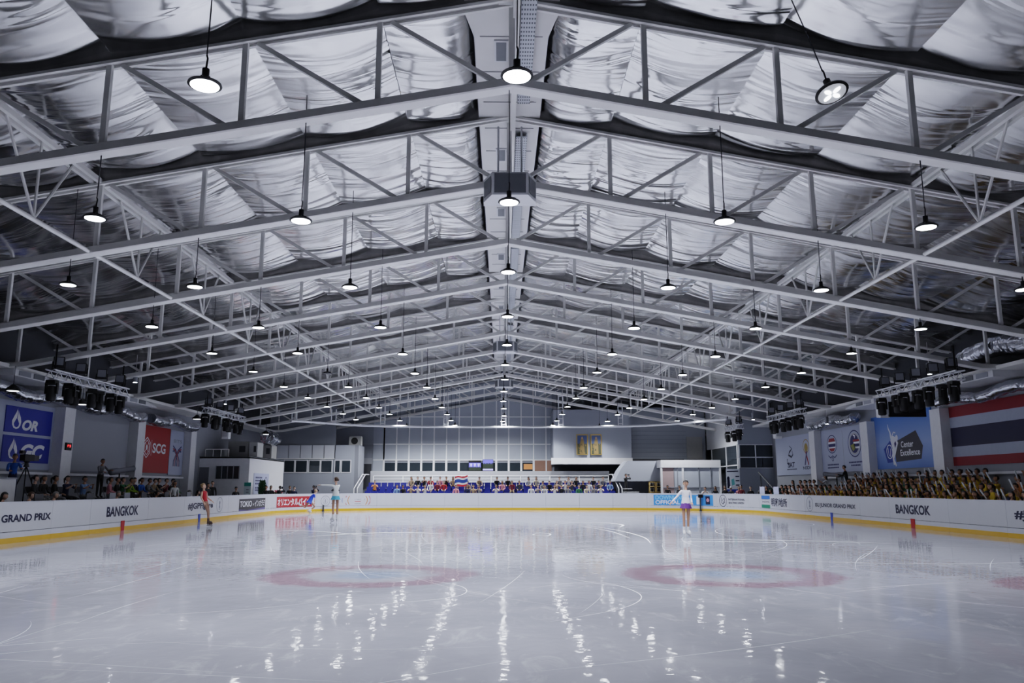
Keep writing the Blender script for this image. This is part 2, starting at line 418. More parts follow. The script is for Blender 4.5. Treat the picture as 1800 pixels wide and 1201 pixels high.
# ------------------------------------------------------------------ roof trusses
TY = [9.2+5*i for i in range(13)]
def bz(x):                               # bottom chord underside
    x = abs(x); return 9.08-.18*x if x < 18. else 5.84
def tz(x): return 10.90-.183*abs(x)      # top chord underside
SX = [2.56*k for k in range(1, 8)]
for i, Y in enumerate(TY):
    t = thing('roof_truss', 'white pitched steel roof truss spanning the hall, %s from the camera' % nth(i+1), 'roof truss', (0, Y, 9.08), 'roof trusses')
    for sg in (-1, 1):
        mb = MB(); q = [(sg*x, Y, bz(x)) for x in (0, 17.6, 19.4)]; W2 = .17
        prof = [(-W2, .02), (-W2+.03, 0), (W2-.03, 0), (W2, .02), (W2*.82, .19), (-W2*.82, .19)]
        n = len(prof); vs = [(p[0], p[1]+a, p[2]+b) for p in q for a, b in prof]
        fs = [(s*n+k, s*n+(k+1) % n, (s+1)*n+(k+1) % n, (s+1)*n+k) for s in range(2) for k in range(n)]
        mb.add(vs, fs, 0).build('bottom_chord', STEEL, t)
        mb = MB()
        for yo in (-.1, .1): mb.bar((sg*.0, Y+yo, tz(0)+.03), (sg*19.4, Y+yo, tz(19.4)+.03), .07, .06, 0)
        mb.bar((0, Y, tz(0)+.2), (sg*19.4, Y, tz(19.4)+.2), .14, .3, 1)
        mb.build('top_chord', [STEEL, WOODY], t)
        for k, x in enumerate(SX):
            MB().bar((sg*x, Y, bz(x)+.15), (sg*x, Y, tz(x)+.05), .1, .1, 0, (0,1,0)).build('strut', STEEL, t)
            xi = x-2.56 if k else .0
            MB().bar((sg*(x-.22), Y, tz(x-.22)), (sg*(xi+.28), Y, bz(xi+.28)+.19), .09, .07, 0, (0,1,0)).build('diagonal', STEEL, t)
        MB().box((-.06, Y-.05, bz(0)+.05), (.06, Y+.05, tz(0)-.12)).build('ridge_post', STEEL, t) if sg > 0 else None
for sg in (-1, 1):
    X = sg*10.33
    t = thing('tie_truss', 'white lengthwise steel tie truss under the %s roof slope' % ('left' if sg < 0 else 'right'), 'tie truss', (X, 30, 7.3), 'lengthwise tie trusses')
    mb = MB()
    for xo in (-.1, .1): mb.bar((X+xo, 4.2, 9.12), (X+xo, 65.6, 9.12), .1, .12)
    mb.build('upper_beam', STEEL, t)
    MB().tube([(X, 4.2, 7.3), (X, 65.6, 7.3)], .055, 8).build('lower_tube', STEEL, t)
    for i in range(12):
        ym = TY[i]-2.5 + (5 if i == 12 else 0)
        for yo in (-1.3, 0, 1.3):
            MB().tube([(X, ym, 7.32), (X, ym+yo, 9.1)], .035, 6).build('web_brace', STEEL, t)

# ------------------------------------------------------------------ ridge: duct, beam, cable tray, air outlets
t = thing('ridge_duct', 'long white boxed air duct running along the roof ridge', 'air duct', (0, 30, 10.9))
mb = MB()
secs = [(8., .78, .78), (13.9, .93, .93), (14.6, .93, .93), (15.4, .78, .78), (19.2, .78, .78), (24.2, .76, .76), (34, .74, .74), (48, .72, .72), (64, .70, .70)]
for (ya, wa, _), (yb, wb, _) in zip(secs, secs[1:]):
    vs = [(-wa, ya, 10.9), (wa, ya, 10.9), (wa, ya, 10.95), (-wa, ya, 10.95), (-wb, yb, 10.9), (wb, yb, 10.9), (wb, yb, 10.95), (-wb, yb, 10.95)]
    mb.add(vs, [(3,2,1,0),(4,5,6,7),(0,1,5,4),(1,2,6,5),(2,3,7,6),(3,0,4,7)])
mb.build('casing', DUCT, t)
for y in [11+1.45*i for i in range(34)]:
    MB().box((-.72+y*.004, y, 10.885), (.72-y*.004, y+.025, 10.9)).build('joint_strip', pm('duct_seam', (.33, .33, .34), .6), t)
for y in (15.9, 21.4, 26.2, 31.6, 36.5, 41.):
    g = MB().box((-.36, y-.42, 10.86), (-.06, y+.42, 10.9)).build('air_grille', WHITE, t)
    mb = MB(); mb.box((-.32, y-.37, 10.855), (-.10, y+.37, 10.862)); mb.build('grille_mesh', GRILLE, g)
    for k in range(7): pass
mb = MB().box((.02, 8., 10.55), (.15, 64., 10.80))
tag(mb.build('ridge_beam', STEEL), 'thin white beam running under the ridge duct', 'beam')
t = thing('cable_tray', 'perforated metal cable tray beside the ridge beam', 'cable tray', (.32, 30, 10.7))
mb = MB()
for ya, yb in ((9.5, 18.), (19.9, 28.6), (30, 44.), (45, 60.)):
    mb.box((.20, ya, 10.72), (.46, yb, 10.76), 0); mb.box((.18, ya, 10.72), (.20, yb, 10.84), 0); mb.box((.46, ya, 10.72), (.48, yb, 10.84), 0)
mb.build('tray', TRAY, t)
for n, y in enumerate((18.3, 40.9, 55.9)):
    t = thing('air_outlet_box', 'white hanging air outlet box with dark grilles under the ridge, %s from the camera' % nth(n+1), 'air outlet', (0, y, 8.9), 'ridge air outlet boxes')
    M = lambda u, v, d: (u, d, v)
    mb = MB(); pl = [(-.42, y), (.44, y), (.66, y+.55), (.66, y+.8), (-.64, y+.8), (-.64, y+.55)]
    mb.prism(pl[::-1], lambda u, v, d: (u, v, d), 8.52, 9.10); [mb.tube([(xx, y+.5, 9.1), (xx, y+.5, 10.5)], .025, 6) for xx in (-.28, .3)]; mb.build('casing', WHITE, t)
    MB().box((-.37, y-.015, 8.57), (.39, y, 9.06)).build('front_grille', GRILLE, t)
    for a, b in (((-.42, y), (-.64, y+.55)), ((.44, y), (.66, y+.55))):
        nx = -1 if a[0] < 0 else 1
        p = [(a[0]+(b[0]-a[0])*f+nx*.012, a[1]+(b[1]-a[1])*f-.005) for f in (.12, .9)]
        MB().add([(p[0][0], p[0][1], 8.6), (p[1][0], p[1][1], 8.6), (p[1][0], p[1][1], 9.02), (p[0][0], p[0][1], 9.02)], [(0,1,2,3)]).build('side_grille', GRILLE, t)

# ------------------------------------------------------------------ high-bay lamps
def make_lamp(kind):
    t = thing('high_bay_lamp', '', 'ceiling lamp', (0,0,0), 'high-bay lamps')
    mb = MB(); mb.lathe([(.03, .22), (.045, .215), (.045, .11), (.055, .09), (.06, .05), (.17, .035), (.20, .02), (.205, .0), (.172, -.010), (.17, .0)], n=24)
    for k in range(10):
        a = 2*pi*k/10; mb.bar((.04*cos(a), .04*sin(a), .09), (.16*cos(a), .16*sin(a), .04), .012, .02)
    mb.build('housing', BLACK, t)
    lens = {'on': LENS, 'petal': LENSDIM, 'off': LENSOFF, 'dim': LENSDIM}[kind]
    l = MB().lathe([(.0, -.012), (.17, -.012), (.17, .0)], n=24).build('lens', lens, t)
    if kind == 'petal':
        for k in range(4):
            a = pi/2*k+.5
            m2 = MB(); c = (.075*cos(a), .075*sin(a)); m2.prism([(c[0]+.055*cos(q)*cos(a)-.028*sin(q)*sin(a), c[1]+.055*cos(q)*sin(a)+.028*sin(q)*cos(a)) for q in [2*pi*j/12 for j in range(12)]], lambda u, v, d: (u, v, d), -.022, -.014)
            m2.build('led_panel', LED4, l)
    mb = MB(); mb.tube([(0, 0, .21), (.012, 0, .36), (0, 0, .40)], .012, 6); mb.build('hook', BLACK, t)
    return t
LP = {k: make_lamp(k) for k in ('on', 'petal', 'off')}
used = set()
cordm = {}
def cord_mesh(h):
    h = round(h, 1)
    if h not in cordm:
        mb = MB().tube([(0, 0, .39), (.01, 0, h*.5), (0, 0, h)], .009, 5)
        o = mb.build('cord', DARK); cordm[h] = o.data; bpy.data.objects.remove(o)
    return cordm[h]
rows = [('ridge row', -.03, 6.80, 0), ('first row left of the ridge', -3.88, 6.45, 0), ('second row left of the ridge', -7.70, 6.43, 1), ('outer left row', -10.87, 6.47, 2),
        ('first row right of the ridge', 3.92, 6.44, 0), ('second row right of the ridge', 7.70, 6.40, 1), ('outer right row', 12.86, 6.46, 2)]
lampdata = bpy.data.lights.new('lamp_light', 'SPOT'); lampdata.energy = 900.; lampdata.spot_size = radians(128); lampdata.spot_blend = .75
lampdata.shadow_soft_size = .17; lampdata.color = (.93, .955, 1.)
lampdim = lampdata.copy(); lampdim.energy = 210.; lampfar = lampdata.copy(); lampfar.energy = 1600.; lampfar.spot_size = radians(168); lampfar.spot_blend = .6
for nm, X, Z, i0 in rows:
    for n, i in enumerate(range(i0, 12 if abs(X) < 9 else 11)):
        kind = 'petal' if (X > 3.8 and X < 4 and i == 0) else ('off' if (X == -7.70 and i == 5) else 'on')
        lab = 'black high-bay lamp, %s from the camera in the %s' % (nth(n+1), nm)
        if kind == 'petal': lab = 'tilted black high-bay lamp showing four bright petals at the upper right'
        if kind == 'off': lab = 'unlit black high-bay lamp, %s from the camera in the second row left of the ridge' % nth(n+1)
        Y = 9.2+5*i; loc = (X+R.uniform(-.05, .05), Y-.0, Z+R.uniform(-.04, .04) - (.18 if X > -.1 and X < 0 and i == 0 else 0))
        if kind in used: o = dup(LP[kind], loc, R.uniform(0, 1), lab)
        else: o = LP[kind]; o.location = loc; o['label'] = lab; used.add(kind)
        if kind == 'petal': o.rotation_euler = (-.30, -.14, 0)
        c = bpy.data.objects.new('cord', cord_mesh(bz(X)-loc[2]+.05)); COL.objects.link(c); c.parent = o
        c['kind'] = 'thing'; del c['kind']
        if kind == 'on':
            l = bpy.data.objects.new('lamp_light', (lampdim if i < 8 else lampfar if i == 10 else lampdata) if abs(X) > 9 else (lampfar if i == 11 and X < 3 else lampdata)); COL.objects.link(l); l.location = (loc[0], loc[1], loc[2]-.03)
# the last cord copies sit on protos too; small cylinder spots
def cyl_spot(p, label):
    t = thing('cylinder_spotlight', label, 'spotlight', p, 'white cylinder spotlights')
    MB().lathe([(.05, .0), (.09, .0), (.09, .42), (.0, .43)], p, 14).build('housing', MID, t)
    MB().lathe([(.0, -.005), (.08, -.005), (.08, .01)], p, 14).build('lens', SPOTL, t)
    MB().tube([(p[0], p[1], p[2]+.42), (p[0], p[1], p[2]+1.2)], .012, 5).build('stem', STEEL, t)
for p, l in (((-15.86, 34.2, 6.0), 'grey cylinder spotlight glowing beside the front left lighting rig'), ((-15.43, 44.2, 6.1), 'grey cylinder spotlight glowing above the rear left lighting rig'),
             ((15.69, 29.2, 5.72), 'grey cylinder spotlight above the front right lighting rig'), ((17.6, 34.2, 5.0), 'grey cylinder spotlight below the front right lighting rig beside the flag'),
             ((18.2, 45., 5.1), 'grey cylinder spotlight by the foil duct above the emblem banners'), ((15.35, 49.2, 5.69), 'grey cylinder spotlight left of the middle right lighting rig'),
             ): cyl_spot(p, l)
def downlight(p, label):
    t = thing('flat_downlight', label, 'ceiling lamp', p, 'flat black downlights along the side walls')
    MB().lathe([(.06, .22), (.12, .16), (.24, .06), (.25, 0), (.19, -.01)], p, 18).build('housing', BLACK, t)
    MB().lathe([(0, -.015), (.19, -.015), (.19, 0)], p, 18).build('lens', pm('soft_lens', (.8, .8, .8), .4, var=0, emit=(.95, .95, 1), estr=3.), t)
    MB().tube([(p[0], p[1], p[2]+.2), (p[0], p[1], p[2]+.9)], .012, 5).build('stem', DARK, t)
for p, l in (((-17.6, 28.6, 4.98), 'flat black downlight at the left edge above the blue flame banners'), ((-17.6, 33.4, 4.98), 'flat black downlight in front of the foil duct above the red digital clock'),
             ((-16.9, 44.2, 5.28), 'flat black downlight above the red hexagon banner'), ((-16., 54.2, 5.1), 'flat black downlight above the white booth in the far left corner'), ((15.9, 54., 5.1), 'flat black downlight above the right gallery windows')): downlight(p, l)

# ------------------------------------------------------------------ curved net rail with ladder hangers
t = thing('curved_net_rail', 'white curved net rail hung across the far end of the rink', 'rail', (0, 58, 6.))
path = [(-14.36, 54.2), (-13.6, 54.8), (-12.8, 55.7), (-11.6, 57.2), (-10.3, 58.4), (-8, 59.2), (-5, 59.6), (0, 59.8), (5, 59.6), (8, 59.1), (10.3, 58.2), (12.5, 55.9), (14.6, 52.4)]
MB().tube([(x, y, 6.) for x, y in path], .085, 8).build('rail', WHITE, t)
for x, y, top in ((-14.2, 54.4, 6.6), (-8.9, 59.0, 7.6), (-4.3, 59.65, 8.4), (0, 59.8, 9.2), (4.25, 59.65, 8.4), (8.6, 59.0, 7.6), (-12., 56.6, 7.)):
    mb = MB(); w2 = .16
    for sx in (-w2, w2): mb.bar((x+sx, y, 6.05), (x+sx, y, top), .06, .06)
    z = 6.2
    while z < top: mb.bar((x-w2, y, z), (x+w2, y, z), .05, .05); z += .42
    mb.build('ladder_hanger', WHITE, t)

# ------------------------------------------------------------------ side ducts, air boxes, columns
def side_duct(label, X, Z, y0, y1, r, seed, group='foil wrapped ducts along the side walls'):
    rr = random.Random(seed); mb = MB(); n = 18; vs = []; fs = []; m = int((y1-y0)/.22)
    for i in range(m+1):
        y = y0+(y1-y0)*i/m; rad = r*(1+.06*sin(i*2.1)+rr.uniform(-.05, .05)); dz = -.10*sin(i*.33)
        for k in range(n):
            a = 2*pi*k/n; q = rad*(1+rr.uniform(-.02, .02)); vs.append((X+q*cos(a), y, Z+dz+q*sin(a)*.92))
    for i in range(m):
        for k in range(n):
            a = i*n+k; b = i*n+(k+1) % n; fs.append((a, b, b+n, a+n))
    fs += [tuple(range(n))[::-1], tuple(range(m*n, m*n+n))]
    mb.add(vs, fs, 0, True); o = mb.build('hanging_foil_duct', FOILD); o.data.set_sharp_from_angle(angle=radians(35)); tag(o, label, 'air duct', group)
side_duct('crinkled foil duct along the left wall above the blue flame banners', -18.8, 5.2, 22., 34.3, .29, 1)
side_duct('crinkled foil duct along the left wall above the blank panel', -18.8, 5.2, 35.7, 41.8, .29, 2)
side_duct('crinkled foil duct along the left wall above the red hexagon banner', -18.8, 5.2, 42.8, 49., .29, 3)
side_duct('crinkled foil duct along the right wall above the striped flag', 18.9, 5.22, 22., 34.6, .25, 4)
side_duct('crinkled foil duct along the right wall above the emblem banners', 18.85, 5.3, 42.8, 49., .30, 5)
side_duct('upper crinkled foil duct near the right edge above the air outlet box', 18.4, 6.7, 22., 31.4, .42, 6)
side_duct('bulging foil duct above equipment on the white booth', -16.3, 5.0, 55.5, 57.4, .5, 8)
for n, (sg, y, l) in enumerate(((-1, 30.8, 'white sloped air box with grille above the blue flame banners'), (-1, 39.8, 'white sloped air box with grille left of the rear left lighting rig'), (1, 30.7, 'white sloped air box with grille right of the front right lighting rig'), (1, 40.3, 'white sloped air box with grille left of the black wall screen'))):
    t = thing('air_vent_box', l, 'air outlet', (sg*18.7, y, 5.3), 'white side air boxes')
    mb = MB(); mb.prism([(y-1.6, 5.62), (y+1.7, 5.62), (y+1.7, 5.7), (y+.2, 5.87), (y-1.6, 5.87)], lambda u, v, d: (sg*d, u, v), 18.0, 19.45); mb.build('casing', WHITE, t); MB().box((min(sg*18.1, sg*19.3), y-1.5, 5.87), (max(sg*18.1, sg*19.3), y+.1, 5.88)).build('lid', WHITE, t)
    MB().box((min(sg*17.97, sg*18.0), y-.35, 5.66), (max(sg*17.97, sg*18.0), y+.35, 5.84)).build('grille', GRILLE, t)
    MB().box((min(sg*17.98, sg*18.0), y-1.3, 5.66), (max(sg*17.98, sg*18.0), y-.55, 5.84)).build('access_panel', WALL, t)
for sg in (-1, 1):
    for n, y in enumerate((28., 35.2, 42.3, 49.5)):
        o = struct('trim_%d' % (n+1+(4 if sg > 0 else 0)), MB().box((min(sg*19.0, sg*19.5), y-.42, 0), (max(sg*19.0, sg*19.5), y+.42, 5.)), WHITE, 'white wall column, %s along the %s wall' % (nth(n+1), 'left' if sg < 0 else 'right'))
    struct('trim_%d' % (9 if sg < 0 else 10), MB().box((min(sg*19.3, sg*19.5), YB, 2.1), (max(sg*19.3, sg*19.5), 50., 2.2)), WHITE)
    struct('trim_%d' % (11 if sg < 0 else 12), MB().box((min(sg*18.1, sg*19.5), YB, 5.88), (max(sg*18.1, sg*19.5), YF, 6.02)), STEEL, 'pale steel ring beam high along the %s wall' % ('left' if sg < 0 else 'right'))
# ------------------------------------------------------------------ dasher boards with their printing
HB = 1.175
def Mb(u, v, d): x, y, nx, ny = bd(u); return (x+nx*d, y+ny*d, v)
SEAM = pm('board_seam', (.42, .44, .52), .5)
def board(s0, s1, label):
    sm = (s0+s1)/2; x, y, _, _ = bd(sm)
    t = thing('dasher_board', label, 'rink board', (x, y, 0), 'white dasher boards round the rink')
    def strip(name, z0, z1, d0, d1, mat):
        a, b = s0+.005, s1-.005; n = max(1, int((b-a)/.55)) if YS-2 < sm < STOT-YS+2 else 1
        sec = [(d0, z0), (d1, z0), (d1, z1), (d0, z1)]; vs = []; fs = []
        for i in range(n+1):
            for d, z in sec: vs.append(Mb(a+(b-a)*i/n, z, d))
        for i in range(n):
            for k in range(4): q = i*4+k; r = i*4+(k+1) % 4; fs.append((q, q+4, r+4, r))
        fs += [(0,1,2,3), (n*4+3, n*4+2, n*4+1, n*4)]
        return MB().add(vs, fs).build(name, mat, t)
    strip('panel', .325, HB-.02, -.10, 0, BOARD); strip('lower_panel', .15, .31, -.10, .004, BOARDL)
    strip('kick_strip', 0, .15, -.10, .02, YELLOW); strip('top_rail', HB-.018, HB, -.13, .008, BOARDL)
    return t
segs = {}
L_AD = [(6, 10.2), (10.2, 14.2), (14.2, 17.4), (17.4, 20.6), (20.6, 26.0), (26.0, 28.4), (28.4, 33.0), (33.0, 36.7), (36.7, 42.6), (42.6, 44.05), (44.05, 49.6), (49.6, 51.0), (51.0, 55.2), (55.2, 57.05), (57.05, 59.8)]
LBL = {20.6: 'white dasher board printed GRAND PRIX at the left edge', 28.4: 'white dasher board printed BANGKOK on the left side', 36.7: 'white left dasher board printed with a hashtag and an oval emblem behind the red skater',
       44.05: 'white left dasher board carrying a black panel with white Japanese lettering', 51.0: 'white corner dasher board carrying a red panel with white Japanese lettering',
       55.2: 'white corner dasher board with a grey round emblem behind the cyan skirted skater', 57.05: 'white dasher board printed with a small save-the-date notice between coloured arcs',
       79.0: 'white corner dasher board carrying the sky-blue download banner', 84.2: 'white corner dasher board printed with an oval emblem and two lines of lettering',
       88.4: 'white right dasher board printed with a blue, white and green mark and Japanese characters', 95.8: 'white right dasher board printed JUNIOR GRAND PRIX',
       105.3: 'white dasher board printed BANGKOK on the right side', 113.2: 'white dasher board printed with a hashtag at the right edge'}
far_ad = [59.8+19.2*i/8 for i in range(9)]
segs_all = L_AD + list(zip(far_ad[:-1], far_ad[1:])) + [(79.0, 84.2), (84.2, 87.1), (87.1, 88.4), (88.4, 93.5), (93.5, 95.8), (95.8, 102.5), (102.5, 105.3), (105.3, 109.8), (109.8, 113.2), (113.2, 118.), (118., 121.4), (121.4, 125.), (125., 129.), (129., 133.2)]
cn = {'l': 0, 'f': 0, 'r': 0}
PL = {6: 'nearest the camera on the left', 10.2: 'second from the camera on the left', 14.2: 'third from the camera on the left', 17.4: 'just before the GRAND PRIX board on the left', 26.0: 'between the GRAND PRIX and BANGKOK boards on the left', 33.0: 'just beyond the BANGKOK board on the left',
      42.6: 'just before the black Japanese panel', 49.6: 'between the black and red Japanese panels', 87.1: 'left of the blue, white and green mark', 93.5: 'left of the JUNIOR GRAND PRIX board on the right',
      102.5: 'between JUNIOR GRAND PRIX and BANGKOK on the right', 109.8: 'between BANGKOK and the right-edge hashtag', 118.: 'just nearer than the right-edge hashtag', 121.4: 'third from the camera on the right', 125.: 'second from the camera on the right', 129.: 'nearest the camera on the right'}
BO = {}
for s0, s1 in segs_all:
    lab = LBL.get(s0) or ('plain white dasher board ' + PL[s0] if s0 in PL else None)
    if not lab:
        cn['f'] += 1; lab = 'plain white dasher board, %s from the left along the far end' % nth(cn['f'])
    BO[s0] = board(s0, s1, lab)
def ad(s0, name, fn, mats):
    mb = MB(); fn(mb); return mb.build(name, mats, BO[s0])
E1 = .006
ad(20.6, 'lettering', lambda m: text_box(m, 'ISU JUNIOR GRAND PRIX', Mb, 21.1, 25.93, .53, .81, E1, bold=.035), INK)
ad(28.4, 'lettering', lambda m: text_box(m, 'BANGKOK', Mb, 29.54, 32.1, .53, .90, E1, bold=.035), INK)
ad(36.7, 'lettering', lambda m: text_box(m, '#JGPFigure', Mb, 37.12, 40.3, .52, .88, E1, bold=.035), INK)
def bars(m, M, u0, u1, v, h, n, d, mi=0):
    for k in range(n): a = u0+(u1-u0)*k/n; flat(m, M, [(a, v-h/2), (a+(u1-u0)*.82/n, v-h/2), (a+(u1-u0)*.82/n, v+h/2), (a, v+h/2)], d, mi)
def oval(m, u, v, ru, rv, w=.03, mi=0, fig=True):
    band(m, Mb, circ(u, v, ru, rv, 28), w, E1, mi, True)
    if fig:
        flat(m, Mb, circ(u, v+rv*.25, ru*.22, rv*.28, 10), E1, mi); flat(m, Mb, [(u-ru*.12, v), (u+ru*.12, v), (u+ru*.25, v-rv*.45), (u-ru*.25, v-rv*.45)], E1, mi); flat(m, Mb, [(u-ru*.3, v-rv*.55), (u+ru*.3, v-rv*.55), (u+ru*.3, v-rv*.65), (u-ru*.3, v-rv*.65)], E1, mi)
ad(36.7, 'emblem', lambda m: oval(m, 41.25, .73, .42, .36, .035), INKG)
def tokio(m):
    flat(m, Mb, [(44.29, .3), (49.16, .3), (49.16, .96), (44.29, .96)], E1, 0); flat(m, Mb, [(44.29, .3), (49.16, .3), (49.16, .42), (46.6, .36)], E1+.003, 2); flat(m, Mb, [(44.29, .3), (46.2, .3), (45.4, .36), (44.29, .40)], E1+.003, 2)
    text_box(m, 'TOKIO', Mb, 44.45, 46.55, .52, .84, E1+.004, 1, bold=.02); text_box(m, 'インカラミ', Mb, 47.1, 49.05, .50, .86, E1+.004, 1, bold=.02, shear=.2); text_box(m, '×', Mb, 46.72, 46.95, .56, .68, E1+.004, 1)
ad(44.05, 'banner', tokio, [pm('black_vinyl', (.018, .018, .024), .5), WINK, pm('purple_vinyl', (.10, .09, .28), .5)])
def orien(m):
    n = 8; a, b = 51.14, 54.85
    for i in range(n):
        u0, u1 = a+(b-a)*i/n, a+(b-a)*(i+1)/n; flat(m, Mb, [(u0, .33), (u1, .33), (u1, 1.0), (u0, 1.0)], E1, 0)
    text_box(m, 'オリエンタルバイオ', Mb, 51.28, 54.72, .43, .90, .014, 1, bold=.03)
ad(51.0, 'banner', orien, [RED, WINK])
def isu_l(m):
    band(m, Mb, circ(55.95, .68, .36, .33, 24), .035, E1, 0, True); oval(m, 55.95, .68, .2, .2, .02)
    [bars(m, Mb, 56.42, 56.95, v, .07, 4, E1, 0) for v in (.84, .68, .52)]
ad(55.2, 'emblem', isu_l, INKG)
def std(m):
    for k, c in enumerate((2, 3, 1)):
        uu = 57.25+.22*k; band(m, Mb, [(uu+.12*(q*q), .70+.30*q) for q in [-1+.2*j for j in range(11)]], .05, E1, c)
        uu = 59.55-.22*k; band(m, Mb, [(uu-.12*(q*q), .70+.30*q) for q in [-1+.2*j for j in range(11)]], .05, E1, c)
    text_box(m, 'SAVE THE DATE', Mb, 57.95, 58.95, .70, .80, E1, 0, bold=.01); bars(m, Mb, 57.98, 58.92, .61, .06, 7, E1, 3); bars(m, Mb, 58.15, 58.75, .465, .04, 5, E1, 0)
    
ad(57.05, 'notice', std, [INKG, pm('orange_print', (.55, .25, .08), .5), pm('blue_print', (.12, .2, .45), .5), pm('red_print', (.5, .1, .1), .5)])
def down(m):
    a, b, n = 79.47, 83.9, 10
    for i in range(n):
        u0, u1 = a+(b-a)*i/n, a+(b-a)*(i+1)/n; flat(m, Mb, [(u0, .35), (u1, .35), (u1, 1.07), (u0, 1.07)], E1, 0)
    text_box(m, 'DOWNLOAD', Mb, 79.6, 81.9, .74, 1.02, .014, 1, bold=.03); text_box(m, 'OFFICIAL APP', Mb, 79.6, 82.2, .42, .69, .014, 2, bold=.02)
    flat(m, Mb, [(82.6, .42), (82.95, .42), (82.95, .98), (82.6, .98)], .014, 2); flat(m, Mb, [(83.3, .44), (83.65, .44), (83.65, .98), (83.3, .98)], .014, 3); flat(m, Mb, circ(83.48, .72, .12, .13, 16), .018, 4)
ad(79.0, 'banner', down, [SKYB, pm('pale_blue_print', (.25, .55, .9), .5), WINK, INK, pm('app_icon_print', (.5, .25, .3), .5)])
def isu_r(m):
    oval(m, 84.72, .70, .30, .38, .04, fig=False); band(m, Mb, [(84.6, .92), (84.58, .6), (84.72, .48), (84.86, .6), (84.84, .92)], .04, E1); band(m, Mb, [(84.8, .85), (84.66, .72), (84.8, .6), (84.66, .5)], .04, E1)
    text_box(m, 'INTERNATIONAL', Mb, 85.2, 86.75, .73, .86, E1, bold=.035); text_box(m, 'SKATING UNION', Mb, 85.2, 86.66, .51, .64, E1, bold=.035)
ad(84.2, 'emblem', isu_r, INK)
def meiwa(m):
    flat(m, Mb, [(88.75, .88), (90.15, .88), (90.15, 1.08), (88.75, 1.08)], E1, 0); flat(m, Mb, [(88.75, .34), (90.15, .34), (90.15, .54), (88.75, .54)], E1, 1)
    text_box(m, 'MEIWA', Mb, 88.9, 90.05, .66, .76, E1, 2); text_box(m, '明和地所', Mb, 90.4, 93.1, .46, .96, E1, 2, bold=.025)
ad(88.4, 'banner', meiwa, [pm('azure_print', (.03, .16, .6), .5), pm('green_print', (.0, .22, .12), .5), INK])
ad(95.8, 'emblem', lambda m: oval(m, 96.5, .72, .44, .37, .035), INKG)
ad(95.8, 'lettering', lambda m: text_box(m, 'ISU JUNIOR GRAND PRIX', Mb, 97.25, 102.05, .55, .80, E1, bold=.03), INK)
ad(105.3, 'lettering', lambda m: text_box(m, 'BANGKOK', Mb, 105.85, 108.55, .53, .90, E1, bold=.035), INK)
ad(113.2, 'lettering', lambda m: text_box(m, '#JGPFigure', Mb, 113.62, 116.9, .54, .88, E1, bold=.035), INK)
for s0, s, m, wd in ((28.4, 30.83, RED, .13), (36.7, 38.54, BLUE, .12), (105.3, 107.2, RED, .15), (95.8, 99.3, BLUE, .13)):
    MB().prism([(s-wd, 0), (s+wd, 0), (s+wd, .36), (s-wd, .36)], Mb, .01, .03).build('line_stripe', m, BO[s0])
for s, l in ((55.72, 'thin dark post standing on the ice by the round emblem board'), (82.95, 'thin dark camera post standing at the sky-blue download banner')):
    x, y, nx, ny = bd(s); t = thing('marker_post', l, 'post', (x+nx*.12, y+ny*.12, 0)); p = (x+nx*.12, y+ny*.12)
    MB().tube([(p[0], p[1], .0), (p[0], p[1], .42 if s < 60 else .95)], .05, 8).build('post', DARK, t)
    MB().lathe([(.09, 0), (.09, .02), (.04, .05)], (p[0], p[1], 0), 12).build('foot', BLACK, t)
    if s > 60: MB().cbox((p[0], p[1]-.1, 1.0), (.3, .2, .22)).build('camera', BLACK, t)

# ------------------------------------------------------------------ wall banners
def PL_(x, ny):     # left wall plane: u = y ; right wall: u = -y
    return (lambda u, v, d: (x+d, u, v)) if ny > 0 else (lambda u, v, d: (x-d, -u, v))
ML = PL_(-19.42, 1); MR = PL_(19.42, -1)
MFAR = lambda u, v, d: (u, YF-.02-d, v)
def banner(name, label, M, u0, u1, v0, v1, mat, cat='banner', group=None):
    c = M((u0+u1)/2, (v0+v1)/2, 0); t = thing(name, label, cat, c, group)
    MB().prism([(u0, v0), (u1, v0), (u1, v1), (u0, v1)], M, -.06, 0).build('sheet', mat, t)
    return t
def art(t, name, mats, fn):
    m = MB(); fn(m); return m.build(name, mats, t)
struct('trim_13', MB().box((-19.5, 29.6, 2.3), (-19.45, 34.9, 4.95)), LAV)
def flame(m, M, u, v, w, h, d, mi, hole):
    tear = lambda s: [(u+s*w*.5*x, v+h*(.42+s*(y-.42))) for x, y in ((0, 0), (.55, .05), (.9, .2), (1, .38), (.78, .6), (.35, .8), (.02, 1.0), (-.2, .82), (-.62, .6), (-.98, .38), (-.9, .2), (-.55, .05))]
    flat(m, M, tear(1), d, mi); ih = [(u+w*.28*x, v+h*(.08+.42*y)) for x, y in ((0, 0), (.8, .15), (1, .45), (.6, .75), (0, 1.1), (-.6, .75), (-1, .45), (-.8, .15))]
    flat(m, M, ih, d+.004, hole); band(m, M, [(u+.02*w, v+h*.98), (u+.06*w, v+h*.72), (u+.02*w, v+h*.52)], w*.06, d+.004, hole)
BLUEW = pm('royal_blue_banner', (.003, .022, .30), .5)
t = banner('wall_banner', 'upper blue wall banner with white flame emblem at the left edge', ML, 31.32, 34.57, 3.72, 4.75, BLUEW, group='blue flame banners')
art(t, 'emblem', [WINK, BLUEW], lambda m: flame(m, ML, 32.05, 3.86, .62, .82, .005, 0, 1)); art(t, 'lettering', WINK, lambda m: text_box(m, 'OR', ML, 32.45, 33.55, 3.84, 4.28, .005, bold=.05, shear=.25))
t = banner('wall_banner', 'lower blue wall banner with white flame emblem at the left edge', ML, 31.32, 34.58, 2.57, 3.60, BLUEW, group='blue flame banners')
